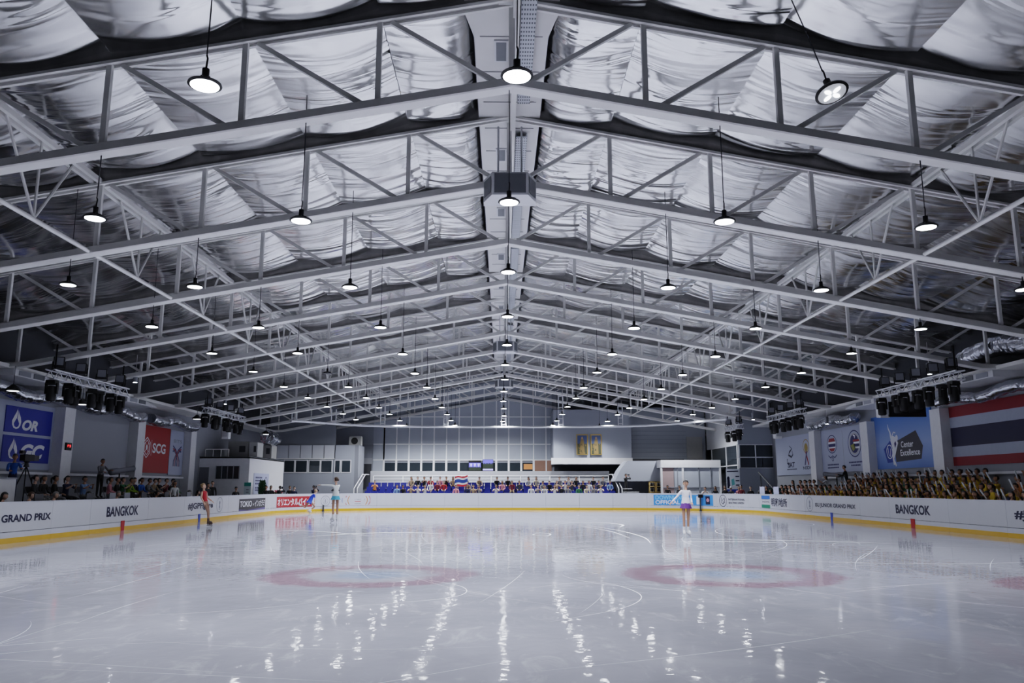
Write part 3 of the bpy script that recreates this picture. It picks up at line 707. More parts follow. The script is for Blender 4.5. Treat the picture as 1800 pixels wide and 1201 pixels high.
art(t, 'emblem', [WINK, BLUEW], lambda m: flame(m, ML, 32.0, 2.68, .6, .84, .005, 0, 1)); art(t, 'lettering', WINK, lambda m: text_box(m, 'GC', ML, 32.5, 34.2, 2.72, 3.32, .005, bold=.05, shear=.3))
t = banner('wall_banner', 'red wall banner with white hexagon emblem on the left wall', ML, 43.4, 47.0, 2.37, 4.92, pm('deep_red_banner', (.33, .012, .012), .5))
def scg(m):
    hx = lambda r: [(43.98+.46*r*cos(pi/2+k*pi/3)*1.0, 3.72+.55*r*sin(pi/2+k*pi/3)) for k in range(6)]
    band(m, ML, hx(1), .06, .005, 0, True); band(m, ML, hx(.72), .05, .005, 0, True); flat(m, ML, circ(43.98, 3.72, .12, .14, 12), .005)
    for a in range(4): band(m, ML, [(43.98+.3*cos(a*pi/2+.78)*k, 3.72+.36*sin(a*pi/2+.78)*k) for k in (.5, 1)], .05, .005)
    band(m, ML, [(44.56, 3.3), (44.56, 4.15)], .03, .005)
art(t, 'emblem', WINK, scg); art(t, 'lettering', WINK, lambda m: text_box(m, 'SCG', ML, 44.72, 46.45, 3.45, 4.0, .005, bold=.03))
t = banner('wall_banner', 'pale lavender wall banner with curved red and blue strand emblem', ML, 47.05, 49.05, 2.3, 4.88, LAV)
DKB = pm('dark_blue_print', (.012, .015, .10), .5); DKR = pm('dark_red_print', (.28, .02, .03), .5)
def bts(m):
    for sg in (-1, 1):
        for k in range(3):
            x0 = 48.1+sg*(.10+.17*k); pts = [(x0-sg*.0, 2.80), (x0, 3.1), (48.1-sg*(.06-.09*k), 3.5), (48.1+sg*(.16+.12*k), 3.75-.02*k), (48.1+sg*.62, 3.98-.16*k)]
            band(m, ML, pts, .085, .005+.001*k, (0 if k != 1 else 1))
art(t, 'emblem', [DKB, DKR], bts); art(t, 'lettering', INKG, lambda m: text_box(m, 'BTS', ML, 47.55, 48.75, 4.17, 4.36, .005, bold=.02))
t = thing('blank_panel', 'plain grey panel between the two banner columns on the left wall', 'panel', (-19.45, 38.8, 3.6)); MB().box((-19.49, 35.9, 2.32), (-19.42, 41.7, 4.75)).build('sheet', WALL, t)
MB().box((-19.42, 35.9, 2.25), (-19.36, 41.7, 2.33)).build('sill_strip', WALLD, t); 
t = thing('digital_clock', 'small black clock box with red digits on the left column', 'clock', (-18.97, 35.2, 3.3)); MB().box((-19.0, 34.98, 3.17), (-18.93, 35.42, 3.49)).build('case', BLACK, t)
m = MB(); [flat(m, lambda u, v, d: (-18.925+d, u, v), [(a, b), (a+w_, b), (a+w_, b+h_), (a, b+h_)], 0) for a, b, w_, h_ in ((35.08, 3.37, .1, .03), (35.08, 3.30, .03, .1), (35.22, 3.30, .1, .03), (35.22, 3.37, .1, .03), (35.29, 3.3, .03, .1))]; m.build('digits', pm('red_led', (.8, .02, .02), .5, var=0, emit=(1, .03, .03), estr=3.), t)
# right wall
FR, FW, FBL = pm('flag_red', (.22, .012, .02), .6), pm('flag_white', (.36, .39, .48), .6), pm('flag_navy', (.018, .018, .05), .6)
t = thing('wall_flag', 'huge red, white and navy striped flag covering the right wall', 'flag', (19.42, 30, 3.8))
for nm, a, b, mt in (('red_stripe', 4.57, 5.03, FR), ('white_stripe', 4.12, 4.57, FW), ('navy_stripe', 3.31, 4.12, FBL), ('white_stripe', 2.87, 3.31, FW), ('red_stripe', 2.5, 2.87, FR)):
    MB().box((19.40, 18., a), (19.49, 34.75, b)).build(nm, mt, t)
def grad_mat():
    m = bpy.data.materials.new('blue_gradient_vinyl'); nt, b, N, L = nodes(m); tc = N.new('ShaderNodeTexCoord'); s = N.new('ShaderNodeSeparateXYZ'); L.new(tc.outputs['Object'], s.inputs[0])
    r = N.new('ShaderNodeValToRGB'); mr = N.new('ShaderNodeMapRange'); mr.inputs[1].default_value = -1.3; mr.inputs[2].default_value = 1.3; L.new(s.outputs[2], mr.inputs[0]); L.new(mr.outputs[0], r.inputs[0])
    r.color_ramp.elements[0].color = (.13, .24, .55, 1); r.color_ramp.elements[1].color = (.05, .17, .50, 1); e = r.color_ramp.elements.new(.45); e.color = (.28, .38, .64, 1)
    L.new(r.outputs[0], b.inputs['Base Color']); b.inputs['Roughness'].default_value = .5; return m
t = banner('wall_banner', 'blue wall banner with skater figure and the words Center Excellence', MR, -42.25, -36.3, 2.5, 5.2, grad_mat())
art(t, 'pentagon', [pm('cobalt_print', (.015, .05, .30), .5), WINK], lambda m: (flat(m, MR, [(-41.05, 3.5), (-40.25, 3.95), (-39.75, 3.6), (-40.0, 2.82), (-40.75, 2.8)], .004), band(m, MR, circ(-40.45, 3.35, .3, .34, 20), .05, .007, 1, True), band(m, MR, [(-40.6, 3.55), (-40.55, 3.2), (-40.4, 3.1), (-40.3, 3.5)], .05, .008, 1)))
art(t, 'dark_pentagon', pm('charcoal_print', (.035, .032, .042), .5), lambda m: flat(m, MR, [(-39.95, 3.78), (-37.75, 4.25), (-37.2, 3.5), (-37.42, 2.9), (-39.85, 2.82)], .003))
def skf(m):
    flat(m, MR, [(-40.28, 3.9), (-40.1, 4.15), (-39.75, 4.05), (-39.5, 3.75), (-39.7, 3.45), (-39.85, 3.2), (-40.0, 3.0), (-39.95, 2.7), (-40.12, 2.68), (-40.2, 3.05), (-40.12, 3.5)], .010)
    band(m, MR, [(-40.2, 4.0), (-40.25, 4.3), (-40.4, 4.5), (-40.45, 4.72)], [.14, .11, .08, .03], .011); band(m, MR, [(-40.1, 4.1), (-39.9, 4.3), (-39.7, 4.25)], .07, .011)
    flat(m, MR, circ(-39.62, 4.0, .13, .15, 12), .012); band(m, MR, [(-40.0, 2.85), (-39.86, 2.62)], .12, .011)
art(t, 'skater_figure', WINK, skf)
def skh(m): flat(m, MR, [(-39.9, 3.75), (-39.75, 3.85), (-39.68, 3.7), (-39.85, 3.5)], .014)
art(t, 'figure_detail', DKB, skh)
art(t, 'lettering', WINK, lambda m: (text_box(m, 'Center', MR, -39.25, -38.05, 3.5, 3.8, .008, bold=.015), text_box(m, 'Excellence', MR, -39.35, -37.5, 3.1, 3.4, .008, bold=.015)))
t = banner('wall_banner', 'pale lavender right wall banner with tricolour shield and round emblem', MR, -49.1, -42.75, 2.45, 4.98, LAV)
art(t, 'divider', INKG, lambda m: flat(m, MR, [(-45.98, 2.75), (-45.94, 2.75), (-45.94, 4.8), (-45.98, 4.8)], .004))
def shield(m):
    c = -47.5; band(m, MR, circ(c, 4.1, .68, .52, 24), .05, .004, 0, True)
    for k, (a, b, mi) in enumerate(((.34, .14, 1), (.14, .02, 2), (.02, -.16, 0), (-.16, -.24, 2), (-.24, -.42, 1))):
        ww = lambda v: .52*sqrt(max(0, 1-(v/.46)**2)); flat(m, MR, [(c-ww(b), 4.1+b), (c+ww(b), 4.1+b), (c+ww(a), 4.1+a), (c-ww(a), 4.1+a)], .005, mi)
    band(m, MR, [(c-.6, 3.45), (c-.3, 3.3), (c, 3.42), (c+.3, 3.3), (c+.6, 3.45)], .06, .004, 0); band(m, MR, circ(c, 3.22, .12, .10, 10), .05, .004, 0, True)
    for k in range(2): bars(m, MR, c-.8, c+.8, 2.9-.17*k, .08, 9, .004, 0)
art(t, 'shield_emblem', [DKB, DKR, WINK], shield)
def rnd(m):
    c = -44.45; band(m, MR, circ(c, 3.98, .82, .72, 28), .06, .004, 0, True); flat(m, MR, circ(c, 3.98, .68, .6, 28), .004, 3); flat(m, MR, circ(c, 3.98, .55, .52, 28), .006, 0)
    for k, mi in enumerate((1, 2, 0, 2)): flat(m, MR, [(c-.15+.06*k, 4.2-.13*k), (c+.62, 4.2-.13*k), (c+.62, 4.09-.13*k), (c-.18+.06*k, 4.09-.13*k)], .009, mi)
    band(m, MR, [(c-.1, 4.45), (c+.15, 4.38), (c+.05, 4.28)], .1, .010, 2); flat(m, MR, [(c-.5, 3.9), (c, 4.0), (c+.1, 3.7), (c-.2, 3.55)], .009, 4)
    for k in range(2): bars(m, MR, c-.85+.25*k, c+.85-.25*k, 2.96-.17*k, .08, 9-3*k, .004, 0)
art(t, 'round_emblem', [DKB, DKR, WINK, pm('cream_print', (.4, .4, .42), .5), pm('olive_print', (.22, .22, .05), .5)], rnd)
t = banner('wall_banner', 'pale lavender banner with calligraphic emblem and torch emblem, furthest on the right wall', MR, -57.3, -49.95, 2.4, 4.98, LAV)
def sat(m):
    c = -54.5; band(m, MR, [(c-.1, 4.35), (c+.35, 4.15), (c-.1, 3.95), (c-.35, 3.75), (c+.2, 3.6), (c+.5, 3.75), (c+.35, 4.0)], [.06, .12, .16, .16, .14, .12, .06], .004); band(m, MR, [(c-.6, 3.5), (c-.65, 3.2), (c-.2, 3.15)], .12, .005)
    text_box(m, 'SAT', MR, c-.55, c+.75, 2.9, 3.25, .004, bold=.03); bars(m, MR, c-.75, c+1.1, 2.78, .07, 9, .004)
art(t, 'calligraphic_emblem', INK, sat)
def tor(m):
    c = -51.6; flat(m, MR, circ(c, 4.1, .3, .28, 16), .004, 0); band(m, MR, circ(c, 4.2, .5, .42, 16), .06, .005, 0, True); band(m, MR, [(c-.1, 3.85), (c+.1, 3.45), (c+.3, 3.0)], .15, .006, 1); band(m, MR, [(c+.1, 3.85), (c-.1, 3.45), (c-.3, 3.0)], .15, .007, 2)
    text_box(m, 'NSDF', MR, c-.7, c+.7, 2.72, 2.92, .004, 3, bold=.02)
art(t, 'torch_emblem', [pm('ochre_print', (.32, .22, .05), .5), DKR, DKB, INK], tor)
t = thing('hanging_screen', 'black two-panel wall screen hanging above the skater banner on the right', 'screen', (16.9, 34, 4.9)); MB().box((16.42, 34., 4.56), (18.0, 34.2, 5.2)).build('case', BLACK, t)
for a, b in ((16.5, 17.2), (17.25, 17.95)): MB().box((a, 33.985, 4.62), (b, 34., 5.14)).build('display', pm('screen_off', (.012, .012, .016), .12), t)
for x in (16.6, 17.8): MB().tube([(x, 34.1, 5.2), (x, 34.1, 6.2)], .02, 6).build('hanger', STEELDK, t)
def wall_speaker(p, l):
    t = thing('hanging_loudspeaker', l, 'loudspeaker', p, 'hanging white loudspeakers'); x, y, z = p
    MB().prism([(-.18, -.34), (.2, -.3), (.2, .36), (-.24, .36)], lambda u, v, d: (x+d, y+u, z+v), -.2, .2).build('cabinet', WHITE, t)
    MB().box((x-.16, y-.245, z-.2), (x+.16, y-.20, z+.3)).build('front', pm('speaker_front', (.5, .52, .56), .6), t); MB().tube([(x, y, z+.36), (x, y, z+1.0)], .02, 6).build('bracket', STEELDK, t)
for p, l in (((16.28, 34.3, 4.86), 'white loudspeaker hanging left of the black wall screen'), ((-16.3, 47.3, 4.7), 'white loudspeaker hanging under the rear left lighting rig'), ((16.15, 47.3, 4.74), 'white loudspeaker hanging under the middle right lighting rig')): wall_speaker(p, l)
# ------------------------------------------------------------------ far end: glazed wall, galleries, kiosk
FR2 = STEEL
t = thing('window_1', '', None, (-3, YF, 4)); t['kind'] = 'structure'; t['label'] = 'tall gridded glass wall with white mullions at the far end'
yy = YF-.06
def fz(x): return roofz(x)-.35
m = MB(); m.prism([(-11.2, 2.88), (4.2, 2.88), (4.2, 8.9), (4.2, fz(4.2)), (0, fz(0)), (-11.2, fz(11.2))], lambda u, v, d: (u, yy+d, v), 0, .05); m.build('frosted_pane', FROST, t)
for k in range(12):
    x0 = -10.27+1.073*k
    if k < 12: m = MB().box((x0+.09, yy-.02, 2.93), (x0+.985, yy-.005, 3.66)); m.build('dark_pane', GLASS, t); MB().box((x0+.09, yy-.022, 3.68), (x0+.985, yy-.005, 3.86)).build('blind', MID, t)
m = MB()
for k in range(15):
    x = -11.2+.93 if k == 0 else -10.27+1.073*(k-1)
    if x < 4.3: m.box((x-.05, yy-.05, 2.88), (x+.05, yy, fz(x)-.05))
for z in (2.9, 3.9, 5.24, 7.6): m.box((-11.2 if z < 7 else -10.3, yy-.045, z-.045), (4.2, yy, z+.045))
for k in range(13): x = -10.27+1.073*k; m.box((x-.08, yy-.055, 2.88), (x+.08, yy, 3.92))
m.build('mullion_grid', pm('mullion_white', (.92, .93, .95), .5, var=.02), t)
MB().box((2.65, yy-.03, 2.95), (4.15, yy-.01, 3.85)).build('painted_reflection_pane', pm('warm_reflection_paint', (.34, .20, .15), .2), t)  # warm reflection in the glass painted as a pane colour
MB().box((1.75, yy-.028, 3.1), (2.5, yy-.021, 3.55)).build('orange_glow_pane', pm('orange_glow_pane', (.5, .22, .09), .3, emit=(.8, .3, .1), estr=.25), t)  # orange pane given a weak glow of its own
struct('wall_far_dado', MB().box((-11.5, YF-.1, 0), (4.3, YF, 2.88)), WHITE)
def tv(x0, x1, z0, z1, label, kind):
    t = thing('display_screen', label, 'screen', ((x0+x1)/2, YF-.3, (z0+z1)/2)); y = YF-.3
    MB().box((x0, y, z0), (x1, y+.06, z1)).build('bezel', BLACK, t)
    e1 = pm('screen_violet', (.05, .05, .4), .4, var=0, emit=(.16, .17, .85), estr=.9); e2 = pm('screen_pale', (.3, .3, .7), .4, var=0, emit=(.45, .45, .95), estr=.9); e3 = pm('screen_dark', (.02, .03, .02), .4, var=.3, emit=(.02, .03, .02), estr=.3)
    M = lambda u, v, d: (x0+(x1-x0)*u, y-.005-d, z0+(z1-z0)*v); m = MB()
    if kind:
        flat(m, M, [(.03, .35), (.97, .35), (.97, .78), (.03, .78)], 0, 0)
        for a in (.1, .4, .7): flat(m, M, [(a, .72), (a+.2, .72), (a+.14, .42), (a+.06, .42)], .003, 1)
        for k in range(9): flat(m, M, [(.05+.1*k, .35), (.13+.1*k, .35), (.09+.1*k, .48)], .004, 2)
        flat(m, M, [(.03, .05), (.97, .05), (.97, .35), (.03, .35)], .0, 2)
    else:
        flat(m, M, [(.03, .7), (.97, .7), (.97, .97), (.03, .97)], 0, 0); flat(m, M, [(.03, .22), (.97, .22), (.97, .7), (.03, .7)], 0, 2); flat(m, M, [(.03, .06), (.97, .06), (.97, .2), (.03, .2)], 0, 1)
        for k in range(6): flat(m, M, [(.06+.15*k, .7), (.15+.15*k, .7), (.1+.15*k, .58)], .004, 0)
    m.build('picture', [e1, e2, e3], t)
tv(-2.98, -1.9, 2.95, 3.84, 'lit violet display screen with pale letters in the glass wall, left of two', True)
tv(-1.78, -.86, 2.95, 3.94, 'lit violet and green display screen in the glass wall, right of two', False)
def solid(name, label, p0, p1, mat): return struct(name, MB().box(p0, p1), mat, label)
solid('wall_left_recess', 'dark recessed wall beside the glass wall', (-12.3, YF-.14, 0), (-11.25, YF-.02, 5.2), WALLD)
t = thing('door_1', '', None, (-11.7, YF-.2, 1)); t['kind'] = 'structure'; t['label'] = 'dark doorway left of the glass wall'
MB().box((-12.05, YF-.2, 1.4), (-11.3, YF-.14, 3.55)).build('door_leaf', DARK, t); MB().box((-12.2, YF-.24, 3.55), (-11.2, YF-.14, 4.05)).build('lintel', WALL, t)
# left rear gallery: windows in front of a grey wall
solid('wall_left_gallery', 'grey gallery wall left of the glass wall', (-18.6, 64.0, 0), (-11.75, 64.2, 3.80), FARW)
solid('wall_left_gallery_block', 'taller grey gallery block beside the stand', (-13.35, 63.9, 0), (-11.75, 66.5, 4.87), FARW)
solid('wall_left_gallery_side', 'side of the gallery block with its shade put into darker grey', (-11.75, 63.9, 0), (-11.45, 66.5, 4.87), WALLD)  # shade of this side painted in with the darker grey
solid('wall_left_gallery_back', 'dark upper wall behind the gallery', (-18.6, 64.15, 3.8), (-13.35, 64.3, 8.), WALLD)
t = thing('window_2', '', None, (-15.7, 64, 4.3)); t['kind'] = 'structure'; t['label'] = 'band of shiny frosted panes above the left gallery windows'
for k in range(5):
    x0 = -17.9+.93*k; MB().box((x0+.03, 63.9, 3.82), (x0+.90, 63.96, 4.86)).build('pane', FROST2, t)
MB().box((-18., 63.88, 3.78), (-13.3, 63.97, 3.83)).build('rail', STEEL, t)
t = thing('window_3', '', None, (-15, 64, 3.2)); t['kind'] = 'structure'; t['label'] = 'row of dark gallery windows in the grey left wall'
for x0, x1 in ((-17.25, -16.5), (-16.35, -15.5), (-15.3, -14.5), (-14.35, -13.55), (-13.25, -12.9), (-12.72, -12.07)):
    yq = 63.97 if x0 < -13.3 else 63.87
    f = MB().box((x0-.07, yq-.02, 2.70), (x1+.07, yq+.03, 3.72)).build('frame', WHITE, t); MB().box((x0, yq-.03, 2.77), (x1, yq-.015, 3.65)).build('pane', GLASS, f)
# outdoor unit on the gallery block
t = thing('air_conditioner_unit', 'grey box air conditioner unit on top of the gallery block', 'air conditioner', (-11.85, 64.6, 4.87))
MB().box((-12.3, 64.2, 4.88), (-11.35, 64.9, 5.58)).build('casing', pm('unit_beige', (.30, .30, .29), .5), t)
MB().lathe([(0, 0), (.27, 0), (.27, .02)], (-11.86, 64.2, 5.22), 20, M=Matrix.Rotation(pi/2, 4, 'X')).build('fan_grille', BLACK, t)
# white booth in the far left corner
solid('wall_left_booth_front', 'white booth front in the far left corner', (-19.5, 52., 0), (-16.3, 52.2, 3.5), WHITE)
solid('wall_left_booth_side', 'bright white booth side with a notice', (-16.5, 52.2, 0), (-16.3, 60.2, 3.5), pm('bright_white_paint', (.72, .73, .77), .5, var=.03))
solid('wall_left_booth_roof', None, (-19.5, 52., 3.42), (-16.3, 60.2, 3.52), WALL)
t = thing('window_4', '', None, (-17.7, 52, 2.5)); t['kind'] = 'structure'; t['label'] = 'barred dark window in the white booth'
MB().box((-18.4, 51.96, 2.12), (-16.9, 52.0, 2.92)).build('pane', GLASS, t)
for k in range(5): MB().box((-18.42+.37*k, 51.93, 2.1), (-18.37+.37*k, 51.96, 2.94)).build('bar', WALL, t)
t = thing('door_2', '', None, (-19.2, 52, 1.4)); t['kind'] = 'structure'; t['label'] = 'grey door in the white booth'
MB().box((-19.45, 51.95, 0), (-18.85, 52., 2.85)).build('door_leaf', MID, t)
MN = lambda u, v, d: (-16.29+d, u, v)
t = thing('notice_board', 'pale blue notice board with rows of text on the white booth side', 'notice', (-16.28, 55., 1.9)); MB().prism([(53.0, 1.15), (56.4, 1.15), (56.4, 2.5), (53.0, 2.5)], MN, 0, .02).build('sheet', pm('pale_blue_sheet', (.50, .54, .72), .5), t)
m = MB(); mi = 0
for k, (v, l) in enumerate(((2.22, 1.5), (2.02, 1.3), (1.82, 1.4), (1.55, 1.5), (1.40, 1.3))):
    for j in range(5): flat(m, MN, [(53.35+l*j/5, v-.05), (53.35+l*(j+.8)/5, v-.05), (53.35+l*(j+.8)/5, v+.05), (53.35+l*j/5, v+.05)], .025, 0)
band(m, MN, circ(55.7, 1.95, .3, .3, 14), .06, .025, 0, True); m.build('printing', DKB, t)
# equipment on the booth roof
for n, (x0, x1, z1, c, l) in enumerate(((-18.4, -17.05, 4.6, (.26, .26, .25), 'wide grey equipment cabinet on the booth roof'), (-17.0, -16.45, 4.55, (.42, .43, .43), 'pale tall cabinet on the booth roof, middle of three'), (-16.42, -15.75, 4.5, (.33, .33, .32), 'grey cabinet on the booth roof, nearest the glazed gallery'))):
    yq = 54. if n < 2 else 57.; x1 = min(x1, -16.32) if n < 2 else x1; x0, x1 = (x0, x1) if n < 2 else (-17.2, -16.35)
    t = thing('equipment_cabinet', l, 'cabinet', ((x0+x1)/2, yq, 3.52), 'equipment on the booth roof')
    MB().box((x0, yq, 3.585), (x1, yq+1.3, z1)).build('casing', pm('cabinet_%d' % n, c, .5), t); MB().box((x0+.1, yq+.1, 3.525), (x1-.1, yq+1.2, 3.58)).build('plinth', DARK, t)
    MB().box((x0+(x1-x0)*.55, yq-.015, 3.9), (x0+(x1-x0)*.85, yq, 4.3)).build('panel', DARK, t)
t = thing('guard_rail', 'low metal guard rail on the booth roof edge', 'railing', (-18.6, 52.4, 3.5))
for x in (-19.3, -18.8, -18.3, -17.8): MB().tube([(x, 52.4, 3.52), (x, 52.4, 4.0)], .03, 6).build('post', STEEL, t)
MB().tube([(-19.3, 52.4, 4.0), (-17.8, 52.4, 4.0)], .03, 6).build('rail', STEEL, t)
t = thing('conifer_plant', 'slim dark conifer in a pot in front of the white booth notice', 'potted plant', (-15.75, 53.2, 0))
m = MB(); rr = random.Random(3)
for k in range(170):
    z = .5+1.45*(k/170); r0 = .26*sin(pi*min(1, .12+.88*(1-(z-.5)/1.5)))**.8; a = k*2.4; p = Vector((-15.75+r0*.4*cos(a), 53.2+r0*.4*sin(a), z)); q = Vector((-15.75+r0*1.1*cos(a), 53.2+r0*1.1*sin(a), z+.16))
    m.tube([p, q], [.05, .012], 4)
m.build('foliage', GREEN, t); MB().lathe([(.14, 0), (.2, .4), (.18, .4)], (-15.75, 53.2, 0), 14).build('pot', MID, t); MB().tube([(-15.75, 53.2, .35), (-15.75, 53.2, 1.5)], .03, 6).build('stem', WOODY, t)
t = thing('flower_arrangement', 'low arrangement of red flowers and green leaves beside the white booth', 'flowers', (-15.2, 54.6, 0))
MB().lathe([(.2, 0), (.28, .8), (.26, .8)], (-15.2, 54.6, 0), 14).build('planter', MID, t); m = MB(); m2 = MB()
for k in range(60):
    a = k*2.4; r0 = .35*sqrt((k % 20)/20+.05); m.tube([(-15.2+r0*.4*cos(a), 54.6+r0*.8*sin(a), .78), (-15.2+r0*cos(a), 54.6+r0*1.9*sin(a), 1.2+.1*sin(k))], [.02, .05], 4)
    if k % 4 == 0: m2.sph((-15.2+r0*cos(a), 54.6+r0*1.9*sin(a), 1.27+.1*sin(k)), .055, 6, 4)
m.build('leaves', GREEN, t); m2.build('blossoms', pm('red_blossom', (.5, .08, .12), .5), t)
def rollup(p, wd, z0, z1, label, mats, fn, rz=0):
    t = thing('rollup_banner', label, 'banner stand', p); M = lambda u, v, d: (p[0]+(u-.5)*wd, p[1]-d, z0+(z1-z0)*v)
    MB().prism([(0, 0), (1, 0), (1, 1), (0, 1)], M, -.02, 0).build('sheet', mats[0], t); m = MB(); fn(m, M); m.build('printing', mats, t); MB().cbox((p[0], p[1], .05), (wd, .22, .1)).build('base', MID, t)
    MB().tube([(p[0], p[1]+.03, .05), (p[0], p[1]+.03, z1)], .015, 5).build('pole', MID, t)
rollup((-16.0, 50.9, 0), .42, .3, 1.88, 'narrow pale banner stand with a green top by the white booth corner', [pm('pale_aqua_sheet', (.5, .6, .64), .5), pm('teal_print', (.02, .25, .22), .5), INKG],
       lambda m, M: (flat(m, M, [(0, .86), (1, .86), (1, 1), (0, 1)], .004, 1), [flat(m, M, [(.3, v), (.7, v), (.7, v+.04), (.3, v+.04)], .004, 2) for v in (.3, .45, .6, .7)]))
rollup((16.05, 56.6, 0), .95, 1.2, 2.86, 'white and blue banner stand with printed figures below the right gallery windows', [pm('pale_grey_sheet', (.52, .56, .64), .5), pm('blue_foot_print', (.02, .05, .30), .5), INK, pm('teal_figure_print', (.10, .35, .38), .5)],
       lambda m, M: (flat(m, M, [(0, 0), (1, 0), (1, .15), (0, .15)], .004, 1), flat(m, M, circ(.14, .6, .1, .09, 10), .004, 2), flat(m, M, [(.04, .2), (.26, .2), (.24, .55), (.06, .55)], .004, 2), [flat(m, M, [(.68, v), (.95, v), (.95, v+.05), (.68, v+.05)], .004, 2) for v in (.3, .48, .66)], flat(m, M, [(.4, .3), (.62, .35), (.56, .6), (.36, .55)], .004, 3), flat(m, M, [(.05, .86), (.9, .88), (.9, .93), (.05, .91)], .004, 2)))
# right rear: overhanging block, recess, sloped soffit, kiosk, corner gallery
solid('wall_right_block', 'pale overhanging wall block carrying two framed pictures', (4.1, 66., 3.46), (10.5, YF, 7.9), FARW)
solid('wall_right_block_band', None, (3.9, 65.9, 3.44), (10.55, 66.02, 3.95), WHITE)
solid('wall_right_recess', 'recess wall beneath the overhanging block, coloured dark for its shade', (4.3, 68.5, 0), (11.0, 68.7, 3.46), DARK)  # shade under the block painted in as a dark wall colour
solid('wall_right_clad', 'grey horizontally clad wall in the far right', (10.5, 67.2, 3.6), (16.9, 67.4, 8.2), FARW)
m = MB()
for k in range(7): m.box((10.6, 67.17, 4.1+.35*k), (15.3, 67.2, 4.12+.35*k))
struct('trim_14', m, WALLD); solid('trim_15', None, (15.3, 67.05, 3.9), (16.6, 67.2, 5.75), pm('beige_panel', (.36, .36, .36), .6)); solid('trim_16', None, (10.5, 66.9, 3.74), (15., 67.1, 3.9), DARK)
m = MB(); m.prism([(8.5, 2.04), (12.0, 2.04), (12.0, 3.58), (9.5, 3.58), (8.95, 2.9)], lambda u, v, d: (u, d, v), 62., 64.5); struct('wall_right_soffit', m, FARW, 'sloped grey soffit wall between the stand and the kiosk')
solid('wall_right_soffit_back', None, (9.0, 64.3, 0), (12.0, 64.5, 2.1), FARW)
def picture(x0, x1, l, seed):
    t = thing('framed_picture', l, 'picture', ((x0+x1)/2, 65.85, 5)); MB().box((x0, 65.82, 4.19), (x1, 65.88, 5.85)).build('frame', GOLD, t)
    m = MB(); M = lambda u, v, d: (x0+.07+(x1-x0-.14)*u, 65.815-d, 4.26+1.52*v); rr = random.Random(seed)
    flat(m, M, [(0, .55), (1, .55), (1, 1), (0, 1)], 0, 0); flat(m, M, [(0, 0), (1, 0), (1, .55), (0, .55)], 0, 1)
    flat(m, M, [(.25, .0), (.75, 0), (.7, .62), (.62, .85), (.4, .85), (.3, .62)], .003, 2); flat(m, M, circ(.5, .86, .1, .07, 10), .005, 3)
    for k in range(14): a, b = rr.random()*.8, rr.random()*.5; flat(m, M, [(a, b), (a+.14, b), (a+.1, b+.12)], .004+.0003*k, rr.choice((1, 2, 4)))
    m.build('print', [pm('dusk_blue', (.06, .10, .22), .5), pm('dark_olive', (.05, .055, .03), .5), pm('brown_gold', (.24, .16, .06), .5), pm('tan', (.4, .26, .17), .6), pm('ochre_dark', (.16, .11, .04), .5)], t)
picture(5.97, 6.9, 'gold-framed picture on the pale block wall, left of the pair', 4); picture(7.13, 8.03, 'gold-framed picture on the pale block wall, right of the pair', 9)
t = thing('glazed_kiosk', 'white framed glass kiosk behind the far right corner of the rink', 'kiosk', (14., 61, 0))
MB().box((11.75, 60.4, 3.04), (16.25, 64.3, 3.6)).build('fascia', WHITE, t)
for x in (11.8, 13.4, 16.2): MB().box((x-.07, 60.42, 0), (x+.07, 60.6, 3.05)).build('post', WHITE, t)
for a, b, mt in ((11.87, 12.75, pm('pinkish_pane', (.40, .31, .31), .2)), (12.75, 13.33, FROST), (13.47, 14.9, FROST), (14.9, 16.13, FROST)): MB().box((a, 60.5, .1), (b, 60.53, 3.05)).build('pane', mt, t)
for x in (12.75, 13.0, 14.6, 15.5): MB().box((x-.03, 60.45, 0), (x+.03, 60.5, 3.05)).build('mullion', WALLD, t)
MB().box((11.8, 60.44, 1.55), (16.2, 60.5, 1.6)).build('rail', WALLD, t); MB().box((11.75, 64.1, 0), (16.25, 64.3, 3.05)).build('back_wall', WALL, t)
solid('wall_right_gallery', 'grey corner gallery wall below its windows', (17., 58.2, 0), (19.5, 58.4, 2.95), FARW)
solid('wall_right_gallery_top', None, (17., 58.2, 4.65), (19.5, 58.4, 7.9), FARW); solid('wall_right_gallery_side', None, (17., 58.4, 4.65), (17.15, 67.2, 8.), WHITE); solid('wall_right_gallery_low', None, (17., 58.4, 0), (17.15, 67.2, 1.9), WHITE)
t = thing('window_5', '', None, (18, 58.3, 3.8)); t['kind'] = 'structure'; t['label'] = 'dark gallery windows in the far right corner'
for a, b, c, d in ((17.1, 18.2, 3.75, 4.62), (18.26, 19.45, 3.75, 4.62), (17.1, 18.2, 2.98, 3.7), (18.26, 18.7, 2.98, 3.7), (18.75, 19.45, 2.98, 3.7)): MB().box((a, 58.25, c), (b, 58.3, d)).build('pane', GLASS, t)
for b in ((17., 2.94, 19.5, 2.99), (17., 3.69, 19.5, 3.76), (17., 4.6, 19.5, 4.66), (17.0, 2.94, 17.1, 4.66), (18.2, 2.94, 18.27, 4.66)): MB().box((b[0], 58.2, b[1]), (b[2], 58.3, b[3])).build('frame', WHITE, t)
t = thing('window_6', '', None, (17, 62, 3.8)); t['kind'] = 'structure'; t['label'] = 'side windows of the corner gallery'
for a, b in ((58.45, 61.3), (61.4, 65.5)):
    for c, d in ((1.95, 3.15), (3.2, 4.62)): MB().box((16.98, a, c), (17.02, b, d)).build('pane', GLASS, t)
for y in (58.42, 61.35, 65.55): MB().box((16.94, y-.06, 1.9), (17.05, y+.06, 4.66)).build('mullion', WHITE, t)
for z in (1.92, 3.17, 4.64): MB().box((16.94, 58.4, z-.04), (17.05, 65.6, z+.04)).build('transom', WHITE, t)
t = thing('gallery_stair', 'dark stair rail and green steps descending below the right gallery', 'stairs', (18.4, 54.5, 0))
